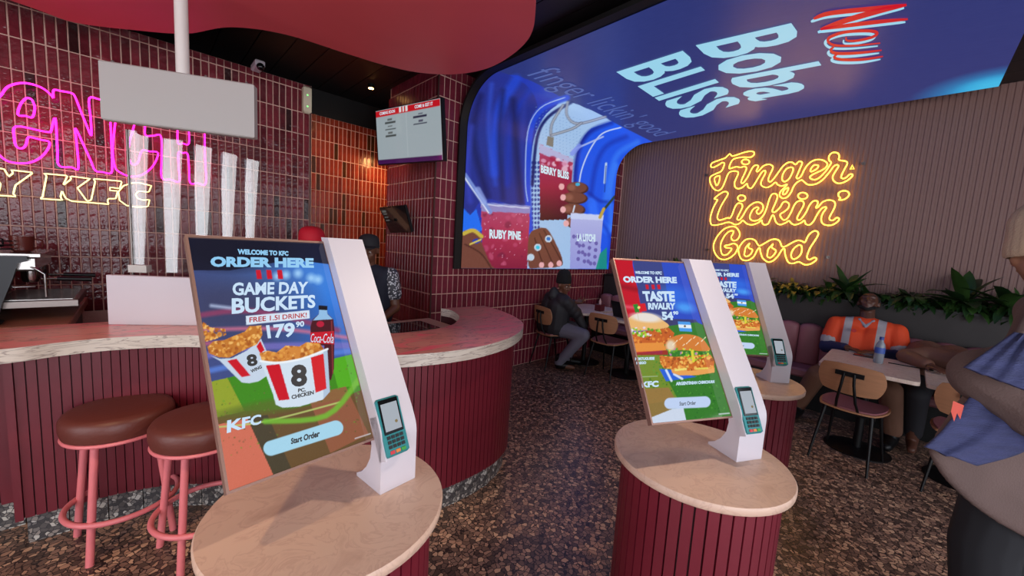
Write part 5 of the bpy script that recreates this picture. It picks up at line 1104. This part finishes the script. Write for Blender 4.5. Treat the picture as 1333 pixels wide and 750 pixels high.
chain(b, [P_(sN), P_(eN), P_(wN)], [.05, .042, .028]); chain(b, [P_(sF), P_(eF), P_(wF)], [.05, .042, .028])
hand(b, P_(wN), (.2, -.35, -.5), (-.3, .6, -.5), .3); hand(b, P_(wF), (.3, -.9, .25), (-.6, -.1, .8), .7)
bo = remesh(b.build('body', SK1, m1), .0065, 3); face_bits(hp, bo)
j = MB(); torso_parts(j, P_(hip + Vector((0, 0, .02))), P_(chest), P_(neck), side, extra=.035, w_=(.11, .14)); chain(j, [P_(sN), P_(eN), P_(eN + (wN - eN) * .85)], [.078, .068, .05]); chain(j, [P_(sF), P_(eF), P_(eF + (wF - eF) * .85)], [.078, .068, .05])
for k in range(3):
    for (a_, b__) in ((sN, eN), (sF, eF)): q = P_(a_ + (b__ - a_) * (.2 + .3 * k)); caps(j, q, .082, q + Vector((0, 0, .002)), .082)
chain(j, [P_(neck + Vector((-.07, .03, .0))), P_(neck + Vector((-.07, .02, .05)))], [.07, .055]); 
remesh(j.build('jacket', mat('black_quilted_nylon', (40, 37, 42), .62), m1), .011, 3)
t = MB(); chain(t, [P_(hip + side * -.09), P_(nkn), P_(nft + Vector((0, 0, .03)))], [.115, .08, .06]); chain(t, [P_(hip + side * .09), P_(fkn), P_(fft + Vector((0, 0, .03)))], [.115, .08, .06]); caps(t, P_(hip + side * -.08), .125, P_(hip + side * .08), .125)
remesh(t.build('trousers', mat('grey_trouser_cloth', (112, 108, 122), .8, bump=.2), m1), .011, 3)
for ft in (nft, fft): s = MB(); caps(s, P_(ft + Vector((0, 0, .0))), .052, P_(ft + Vector((.15, -.1, -.025))), .038); caps(s, P_(ft), .054, P_(ft + Vector((0, 0, .09))), .056); remesh(s.build('boot', BLKM, m1), .01, 2)
def beanie(c, fwd, up, r, m, parent, lo=-.02, h=.1, ribs=0, tilt=.0):
    f_, r_, u_ = frame(fwd, up); c = Vector(c); n = 72 if ribs else 28; V = []; F = []
    prof = [(1.0, lo), (1.08, lo + .005), (1.10, lo + .025), (1.07, lo + .05), (1.06, lo + .055), (1.04, .06), (.95, .085), (.75, .108), (.45, .122), (.12, .128), (.0, .13)]
    for k_, (sc, z) in enumerate(prof):
        for k in range(n):
            a = 2 * PI * k / n; rr = r * sc * (1 + (.022 * math.cos(ribs * a) if ribs and k_ < 9 else 0))
            V.append(c + f_ * (rr * 1.16 * math.cos(a) - .01) + r_ * rr * math.sin(a) + u_ * (z + tilt * math.cos(a)) * (h / .1))
    for i in range(len(prof) - 1):
        for k in range(n): a = i * n + k; b_ = i * n + (k + 1) % n; F.append((a, b_, b_ + n, a + n))
    return MB().add(V, F).build('beanie', m, parent, smooth=70)
beanie(P_(hc) + Vector((0, 0, .03)), (fw[0], fw[1], 0), (0, 0, 1), .082, mat('black_knit', (20, 18, 20), .9, bump=.5, bscale=90), m1, lo=-.005, h=.14)
cg = tag(MB().cyl((0, 0, 0), (.05, -.03, .01), .006).build('wooden_stick', PLY), 'small pale stick held in the raised hand of the man in the beanie', 'stick'); cg.location = tuple(wF + Vector((.04, -.1, .02)))

# --- man in the orange safety shirt, head tipped back
m2 = tag(empty('person', (5.02, .24, 0)), 'person in orange reflective work shirt sitting on the banquette with head tipped back', 'person'); O = Vector((5.02, .24, 0)); P_ = lambda p: Vector(p) - O
hip = Vector((5.02, .25, .55)); chest = Vector((5.07, .245, .84)); neck = Vector((5.10, .24, 1.03)); side = Vector((0, 1, 0)); hc = Vector((5.16, .25, 1.19)); fw = Vector((-.80, .02, .52)); upv = Vector((.5, 0, .85))
b = MB(); hp = head(b, P_(hc), fw, upv); caps(b, P_(neck), .058, P_(hc) - Vector((-.0, 0, .05)), .056); torso_parts(b, P_(hip), P_(chest), P_(neck), side, w_=(.11, .15))
SL, SR = Vector((5.08, .46, .955)), Vector((5.08, .02, .955)); EL, ER = Vector((5.0, .50, .72)), Vector((5.0, -.03, .735)); WL, WR = Vector((4.82, .33, .77)), Vector((4.80, .13, .775))
KL, KR, FL, FR = Vector((4.62, .50, .50)), Vector((4.62, .0, .5)), Vector((4.70, .62, .08)), Vector((4.66, -.05, .07))
for a_, b_, c_ in ((SL, EL, WL), (SR, ER, WR)): chain(b, [P_(a_), P_(b_), P_(c_)], [.052, .044, .029])
hand(b, P_(WL), (-.6, -.7, 0), (0, 0, -1), .25); hand(b, P_(WR), (-.6, .7, 0), (0, 0, -1), .25, side=-1)
for s_i, K_, F_ in ((.1, KL, FL), (-.1, KR, FR)): chain(b, [P_(hip + side * s_i), P_(K_), P_(F_)], [.085, .06, .042]); caps(b, P_(F_), .04, P_(F_ + Vector((-.15, .02, -.03))), .032)
bo = remesh(b.build('body', SK2, m2), .0065, 3); face_bits(hp, bo, closed=True)
f_, r_, u_ = frame(fw, upv); h_ = MB(); h_.ell(P_(hc) - f_ * .025 + u_ * .028, (.088, .088, .088), 16); chain(h_, [hp(.045, -.05, -.07), hp(.06, 0, -.098), hp(.045, .05, -.07)], [.018, .022, .018]); remesh(h_.build('hair_and_beard', HAIR, m2), .009, 1)
h2 = MB().ell(P_(hc), (.01, .01, .01), 6)
def shirt_mat():
    m, t, b = node_mat('orange_reflective_cloth'); tc = t.nodes.new('ShaderNodeTexCoord'); sp_ = t.nodes.new('ShaderNodeSeparateXYZ'); t.links.new(tc.outputs['Object'], sp_.inputs[0])
    def band(out, c, w_):
        a = t.nodes.new('ShaderNodeMath'); a.operation = 'SUBTRACT'; a.inputs[1].default_value = c; t.links.new(out, a.inputs[0])
        b_ = t.nodes.new('ShaderNodeMath'); b_.operation = 'ABSOLUTE'; t.links.new(a.outputs[0], b_.inputs[0])
        d = t.nodes.new('ShaderNodeMath'); d.operation = 'LESS_THAN'; d.inputs[1].default_value = w_; t.links.new(b_.outputs[0], d.inputs[0]); return d.outputs[0]
    def mx(a, b_, op='MAXIMUM'):
        n_ = t.nodes.new('ShaderNodeMath'); n_.operation = op; t.links.new(a, n_.inputs[0]); t.links.new(b_, n_.inputs[1]); return n_.outputs[0]
    v_ = mx(mx(band(sp_.outputs[1], .125, .03), band(sp_.outputs[1], -.115, .03)), band(sp_.outputs[2], .72, .03))
    s = t.nodes.new('ShaderNodeMix'); s.data_type = 'RGBA'; s.inputs[6].default_value = (*rgb(232, 74, 28), 1); s.inputs[7].default_value = (*rgb(176, 168, 170), 1); t.links.new(v_, s.inputs[0]); t.links.new(s.outputs[2], b.inputs['Base Color']); b.inputs['Roughness'].default_value = .7
    return m
j = MB(); torso_parts(j, P_(hip + Vector((0, 0, .06))), P_(chest), P_(neck - Vector((0, 0, .01))), side, extra=.024, w_=(.115, .16))
for a_, b_ in ((SL, EL), (SR, ER)): chain(j, [P_(a_), P_(a_ + (b_ - a_) * .62)], [.078, .078])
sh = remesh(j.build('work_shirt', shirt_mat(), m2), .011, 3)
RB = mat('silver_reflective_band', (176, 168, 170), .6)
for a_, b_ in ((SL, EL), (SR, ER)): cf = MB(); q = P_(a_ + (b_ - a_) * .66); caps(cf, q, .0795, q + Vector((-.003, 0, -.02)), .0795); remesh(cf.build('sleeve_band', RB, m2), .01, 1)
NV = mat('navy_cloth', (36, 42, 84), .8)
for a_, b_, c_ in ((SL, EL, WL), (SR, ER, WR)): n2 = MB(); chain(n2, [P_(a_ + (b_ - a_) * .55), P_(b_), P_(b_ + (c_ - b_) * .85)], [.068, .066, .045]); remesh(n2.build('navy_sleeve', NV, m2), .011, 2)
cl_ = MB(); chain(cl_, [P_(neck + Vector((-.055, .05, .0))), P_(neck + Vector((-.085, .0, -.055))), P_(neck + Vector((-.055, -.05, .0)))], [.014, .014, .014]); cl_.build('collar', mat('grey_collar', (150, 150, 162), .8), m2, smooth=60)
MB().lathe(P_((4.97 - .045, .31, .93)), [(.018, 0), (.018, .004)], 14, ax=(-1, 0, .2)).build('round_badge', mat('red_badge', (196, 40, 40), .5), m2)
t = MB()
for s_i, K_, F_ in ((.1, KL, FL), (-.1, KR, FR)): chain(t, [P_(hip + side * s_i), P_(K_), P_(F_ + Vector((0, 0, .08)))], [.115, .085, .07])
caps(t, P_(hip + side * -.08), .12, P_(hip + side * .08), .12); remesh(t.build('trousers', mat('brown_work_trousers', (112, 76, 58), .8, bump=.2), m2), .011, 3)
for F_ in (FL, FR): s = MB(); caps(s, P_(F_), .055, P_(F_ + Vector((-.16, .02, -.03))), .042); caps(s, P_(F_), .055, P_(F_ + Vector((0, 0, .08))), .058); remesh(s.build('boot', BLKM, m2), .01, 2)

# --- person slumped forward on the next table
m3 = tag(empty('person', (5.0, -.36, 0)), 'person in brown jacket slumped forward with dark hair resting on the next table', 'person'); O = Vector((5.0, -.3, 0)); P_ = lambda p: Vector(p) - O
hip = Vector((5.08, -.22, .56)); mid = Vector((4.98, -.2, .76)); nk = Vector((4.72, -.30, .82)); hc = Vector((4.56, -.36, .845)); side = Vector((.25, .97, 0)).normalized()
b = MB(); hp = head(b, P_(hc), (-.35, .1, -.9), (-.9, -.1, .4)); caps(b, P_(nk), .055, P_(hc), .06); torso_parts(b, P_(hip), P_(mid), P_(nk), side)
arms = [(nk + side * .16 + Vector((.08, 0, 0)), Vector((4.72, .0, .80)), Vector((4.52, -.14, .785))), (nk - side * .16 + Vector((.08, 0, 0)), Vector((4.62, -.56, .80)), Vector((4.42, -.46, .785)))]
for A3 in arms: chain(b, [P_(q) for q in A3], [.052, .044, .03])
hand(b, P_(arms[0][2]), (-.8, -.5, 0), (0, 0, -1), .2); hand(b, P_(arms[1][2]), (-.7, .6, 0), (0, 0, -1), .2)
for s_i, K_, F_ in ((.1, Vector((4.66, -.1, .5)), Vector((4.75, -.12, .07))), (-.1, Vector((4.66, -.42, .5)), Vector((4.75, -.44, .07)))): chain(b, [P_(hip + side * s_i), P_(K_), P_(F_)], [.085, .06, .042]); caps(b, P_(F_), .04, P_(F_ + Vector((-.14, 0, -.03))), .03)
remesh(b.build('body', SK2, m3), .0075, 3)
j = MB(); torso_parts(j, P_(hip + Vector((0, 0, .05))), P_(mid + Vector((0, 0, .02))), P_(nk), side, extra=.035, w_=(.12, .16))
for A3 in arms: chain(j, [P_(A3[0]), P_(A3[1]), P_(A3[1] + (A3[2] - A3[1]) * .85)], [.085, .066, .05])
remesh(j.build('jacket', mat('brown_suede_jacket', (122, 82, 66), .6, bump=.3, bscale=14), m3), .012, 4)
h_ = MB(); h_.ell(P_(hc) + Vector((-.005, 0, .02)), (.105, .1, .095), 16); remesh(h_.build('hair', HAIR, m3), .01, 1)
t = MB()
for s_i, K_, F_ in ((.1, Vector((4.66, -.1, .5)), Vector((4.75, -.12, .15))), (-.1, Vector((4.66, -.42, .5)), Vector((4.75, -.44, .15)))): chain(t, [P_(hip + side * s_i), P_(K_), P_(F_)], [.11, .08, .06])
remesh(t.build('trousers', mat('dark_trousers', (34, 32, 38), .8), m3), .012, 2)

# --- staff behind the counter
def staff(x, y, hz, face, lab, capm, red=False):
    s_ = tag(empty('person', (x, y, 0)), lab, 'person'); f_, r_, u_ = frame(face)
    dz = hz - 1.5; Q = lambda a, b, d: Vector((0, 0, 0)) + f_ * a + r_ * b + Vector((0, 0, d + dz))
    b = MB(); hp = head(b, Q(.03, 0, 1.5), (face[0], face[1], -.35), (0, 0, 1)); caps(b, Q(0, 0, 1.33), .055, Q(.015, 0, 1.44), .052)
    torso_parts(b, Q(0, 0, .92), Q(0, 0, 1.17), Q(0, 0, 1.36), r_, w_=(.1, .15))
    for s in (-1, 1):
        chain(b, [Q(0, s * .19, 1.28), Q(.03, s * .245, 1.0), Q(.22, s * .17, .93)], [.052, .043, .03]); hand(b, Q(.22, s * .17, .93), f_ - r_ * s * .4, (0, 0, -1), .4, side=s)
        chain(b, [Q(0, s * .09, .9), Q(.02, s * .1, .5 - dz * .5)] + [Vector((f_ * .0) + r_ * s * .1 + Vector((0, 0, .07)))], [.09, .06, .042]); caps(b, r_ * s * .1 + Vector((0, 0, .05)), .045, r_ * s * .1 + f_ * .15 + Vector((0, 0, .035)), .033)
    bo = remesh(b.build('body', SK1, s_), .0075, 3); face_bits(hp, bo)
    j = MB(); torso_parts(j, Q(0, 0, .90), Q(0, 0, 1.17), Q(0, 0, 1.35), r_, w_=(.105, .155), extra=.018)
    remesh(j.build('shirt', mat('dark_navy_shirt', (34, 36, 52), .8), s_), .012, 2)
    m, t, bb = node_mat('patterned_sleeve_cloth'); vo = t.nodes.new('ShaderNodeTexVoronoi'); vo.inputs['Scale'].default_value = 55; tc = t.nodes.new('ShaderNodeTexCoord'); t.links.new(tc.outputs['Object'], vo.inputs['Vector'])
    r2 = t.nodes.new('ShaderNodeValToRGB'); r2.color_ramp.interpolation = 'CONSTANT'; r2.color_ramp.elements[0].color = (*rgb(214, 214, 220), 1); r2.color_ramp.elements[1].position = .42; r2.color_ramp.elements[1].color = (*rgb(60, 60, 70), 1)
    t.links.new(vo.outputs['Distance'], r2.inputs[0]); t.links.new(r2.outputs[0], bb.inputs['Base Color'])
    for s in (-1, 1): sl_ = MB(); chain(sl_, [Q(0, s * .185, 1.285), Q(.015, s * .225, 1.12)], [.076, .07]); remesh(sl_.build('sleeve', m, s_), .012, 2)
    tr_ = MB()
    for s in (-1, 1): chain(tr_, [Q(0, s * .09, .9), Q(.02, s * .1, .5), r_ * s * .1 + Vector((0, 0, .12))], [.115, .085, .065])
    remesh(tr_.build('trousers', mat('dark_trousers', (34, 32, 38), .8), s_), .013, 2)
    for s in (-1, 1): sh_ = MB(); caps(sh_, r_ * s * .1 + Vector((0, 0, .05)), .05, r_ * s * .1 + f_ * .16 + Vector((0, 0, .04)), .038); sh_.build('shoe', BLKM, s_, smooth=60)
    cp_ = MB(); hc_ = Q(.025, 0, 1.535); V = []; F = []; n = 28
    prof = [(1.0, -.01), (1.06, .0), (1.05, .04), (.98, .07), (.8, .092), (.5, .105), (.01, .11)]
    for sc, z in prof:
        for k in range(n): a = 2 * PI * k / n; V.append(hc_ + f_ * (.099 * sc * math.cos(a)) + r_ * (.084 * sc * math.sin(a)) + Vector((0, 0, z)))
    for i in range(len(prof) - 1):
        for k in range(n): a = i * n + k; b_ = i * n + (k + 1) % n; F.append((a, b_, b_ + n, a + n))
    cp = cp_.add(V, F).build('cap', capm, s_, smooth=60)
    bm_ = MB(); arc = [(math.cos(a), math.sin(a)) for a in np.linspace(-1.1, 1.1, 14)]
    V = [hc_ + f_ * (.095 * c) + r_ * (.082 * q) + Vector((0, 0, .002)) for c, q in arc] + [hc_ + f_ * (.09 + .085 * c) + r_ * (.088 * q) + Vector((0, 0, -.018)) for c, q in arc]; V += [v_ + Vector((0, 0, .005)) for v_ in V]
    m_ = 14; F = []
    for i in range(m_ - 1): F += [(i, i + 1, m_ + i + 1, m_ + i), (2 * m_ + i, 3 * m_ + i, 3 * m_ + i + 1, 2 * m_ + i + 1), (m_ + i, m_ + i + 1, 3 * m_ + i + 1, 3 * m_ + i), (i, 2 * m_ + i, 2 * m_ + i + 1, i + 1)]
    bm_.add(V, F).build('cap_peak', capm, cp)
    return s_, Q, f_, r_
s1_, Q, f_, r_ = staff(1.47, 3.34, 1.425, (-.62, -.78, 0), 'staff person in navy shirt with patterned sleeves and black cap behind the nearest kiosk', mat('black_cap_cloth', (36, 36, 42), .8))
MB().box(-.11, .11, -.002, .002, 0, .05, xf=lambda x, y, z: Q(.155 + y, x, 1.13 + z)).build('chest_print', mat('white_print', (206, 206, 206), .7), s1_)
staff(.93, 3.12, 1.45, (-.3, -.95, 0), 'staff person in a red cap, only the cap showing above the nearest kiosk screen', mat('red_cap_cloth', (196, 14, 40), .7))

# --- standing person at the right edge in the grey coat
O = Vector((2.33, -.36, 0)); m5 = tag(empty('person', tuple(O)), 'standing person in grey brown coat, blue scarf and cream ribbed beanie at the right edge', 'person'); P_ = lambda p: Vector(p) - O
D = lambda u, v, d: Vector(far(u, v, d)) - O
fwd_ = Vector((.30, .95, 0)).normalized(); sd = Vector((.95, -.3, 0)).normalized()
hc = D(1366, 326, 1.42); nk = hc + Vector((.0, -.02, -.17)); ch_ = nk + Vector((.02, -.03, -.22)); hp_ = nk + Vector((.0, -.03, -.56))
b = MB(); hp = head(b, hc, (.75, .65, -.3), (0, 0, 1), 1.05); caps(b, nk, .055, hc + Vector((0, 0, -.05)), .052); torso_parts(b, hp_, ch_, nk, sd, rs=(.10, .10, .06), w_=(.06, .04), extra=-.012)
shN = D(1392, 460, 1.36); elN = D(1284, 490, 1.27); wrN = D(1425, 575, 1.14); shF = nk + sd * .17 + Vector((0, 0, -.08)); elF = D(1450, 560, 1.45); wrF = D(1410, 470, 1.3)
chain(b, [shN, elN, wrN], [.055, .046, .03]); chain(b, [shF, elF, wrF], [.055, .046, .03]); hand(b, wrN, wrN - elN, (0, 0, 1), .5, side=-1); hand(b, wrF, (-.2, .9, .3), (0, 0, 1), .6)
for s in (-1, 1):
    fx = Vector((sd.x * s * .11, sd.y * s * .11, 0)) + Vector((.05, -.02, 0)); chain(b, [hp_ + sd * s * .09, fx + Vector((.02, .03, .5)), fx + Vector((0, 0, .08))], [.09, .062, .042]); caps(b, fx + Vector((0, 0, .05)), .045, fx + fwd_ * .16 + Vector((0, 0, .035)), .033)
bo = remesh(b.build('body', mat('warm_brown_skin', (150, 104, 80), .45), m5), .0075, 3); face_bits(hp, bo)
COAT = mat('taupe_wool_coat', (100, 80, 76), .9, bump=.25, bscale=160, vary=.12, scale=5)
j = MB(); chain(j, [shN + Vector((0, 0, .0)), nk + Vector((0, 0, -.06)), shF], [.085, .08, .085]); torso_parts(j, hp_ + Vector((0, 0, .1)), ch_, nk, sd, extra=.0, w_=(.09, .07))
top = D(1352, 520, 1.45)
rim = resample(smooth_line([np.array(q) for q in (D(1216, 590, 1.33), D(1234, 619, 1.33), D(1264, 649, 1.34), D(1300, 675, 1.345), D(1345, 700, 1.35), D(1400, 728, 1.37), D(1440, 700, 1.55), D(1420, 640, 1.7))], 6), .035)
for q in rim: q = Vector(q); chain(j, [top, top + (q - top) * .45 + Vector((0, 0, .02)), top + (q - top) * .8, q], [.12, .10, .055, .020])
for q in (D(1330, 600, 1.6), D(1380, 640, 1.65)): chain(j, [top, q], [.12, .08])
remesh(j.build('coat', COAT, m5), .010, 14, .6)
MB().tube(rim, .013, False, 10).build('coat_hem', COAT, m5, smooth=80)
ax_ = (wrN - elN).normalized()
sv = MB(); chain(sv, [elN, elN + (wrN - elN) * .3, elN + (wrN - elN) * .6, elN + (wrN - elN) * .92], [.092, .094, .086, .07]); chain(sv, [shN, elN + (shN - elN) * .2, elN], [.085, .085, .09])
for k in range(6): q = elN + (wrN - elN) * (.36 + .1 * k); sh_ = Vector((0, 0, .010 * (-1) ** k)); caps(sv, q + sh_, .099 - .005 * k, q + ax_ * .010 + sh_, .099 - .005 * k)
remesh(sv.build('near_sleeve', COAT, m5), .009, 4)
sv = MB(); chain(sv, [shF, elF, elF + (wrF - elF) * .85], [.085, .08, .06]); remesh(sv.build('far_sleeve', COAT, m5), .010, 3)
SC = mat('blue_grey_scarf', (58, 62, 104), .85, bump=.5, bscale=60, stretch=(1, 1, 6), vary=.25, scale=10)
def cloth(rowsL, rowsR, name, m, parent, th=.01, n=16, wave=.012, waves=3, bow=.03):
    L_ = smooth_line([np.array(q) for q in rowsL], 8); R_ = smooth_line([np.array(q) for q in rowsR], 8); k_ = len(L_); V = []
    nv_ = Vector(CAM - np.array(O))
    for i in range(k_):
        for jx in range(n + 1):
            s = jx / n; p = Vector(L_[i] * (1 - s) + R_[i] * s); d = (nv_ - p).normalized(); V.append(p + d * (wave * math.sin(waves * 2 * PI * s + i * .06) * math.sin(PI * min(1, s * 1.2 + .1)) + bow * math.sin(PI * s)))
    F = [(i * (n + 1) + a, i * (n + 1) + a + 1, (i + 1) * (n + 1) + a + 1, (i + 1) * (n + 1) + a) for i in range(k_ - 1) for a in range(n)]
    o = MB().add(V, F).build(name, m, parent, smooth=80); s_ = o.modifiers.new('thick', 'SOLIDIFY'); s_.thickness = th; return o
cloth([D(1320, 432, 1.22), D(1300, 446, 1.20), D(1278, 462, 1.17), D(1258, 478, 1.16)], [D(1362, 440, 1.18), D(1362, 462, 1.14), D(1362, 488, 1.12), D(1355, 515, 1.11)], 'scarf_upper', SC, m5, waves=4, wave=.008, bow=.0)
cloth([D(1268, 510, 1.27), D(1247, 535, 1.25), D(1228, 560, 1.24), D(1205, 582, 1.235)], [D(1370, 540, 1.22), D(1362, 565, 1.21), D(1330, 590, 1.22), D(1272, 607, 1.235)], 'scarf_end', SC, m5, waves=2, wave=.012, n=24, bow=.01)
q = D(1243, 535, 1.22); MB().add([D(1241, 522, 1.235), D(1255, 528, 1.23), D(1250, 546, 1.232), D(1246, 538, 1.235), D(1242, 549, 1.235), D(1238, 536, 1.238)], [(0, 1, 2, 3, 4, 5)]).build('coral_fringe', mat('coral_yarn', (206, 84, 70), .8), m5)
cloth([D(1362, 392, 1.30), D(1336, 408, 1.30), D(1318, 438, 1.26)], [D(1400, 410, 1.28), D(1380, 430, 1.26), D(1366, 452, 1.22)], 'coat_collar', COAT, m5, waves=1, bow=.01)
t = MB()
for s in (-1, 1):
    fx = Vector((sd.x * s * .11, sd.y * s * .11, 0)) + Vector((.05, -.02, 0)); chain(t, [hp_ + sd * s * .08, fx + Vector((.02, .03, .5)), fx + Vector((0, 0, .12))], [.12, .095, .075])
remesh(t.build('trousers', mat('black_trouser_cloth', (24, 24, 30), .85), m5), .012, 2)
for s in (-1, 1): fx = Vector((sd.x * s * .11, sd.y * s * .11, 0)) + Vector((.05, -.02, 0)); sh_ = MB(); caps(sh_, fx + Vector((0, 0, .05)), .052, fx + fwd_ * .17 + Vector((0, 0, .04)), .04); sh_.build('shoe', BLKM, m5, smooth=60)
beanie(hc + Vector((0, 0, .035)), (.75, .65, -.1), (0, 0, 1), .098, mat('cream_ribbed_knit', (196, 172, 146), .9, bump=.3, bscale=120), m5, ribs=24, lo=-.05, h=.125)
hr = MB(); caps(hr, hc + Vector((-.0, -.05, .0)), .085, hc + Vector((-.0, -.06, -.1)), .06); remesh(hr.build('hair', HAIR, m5), .01, 1)
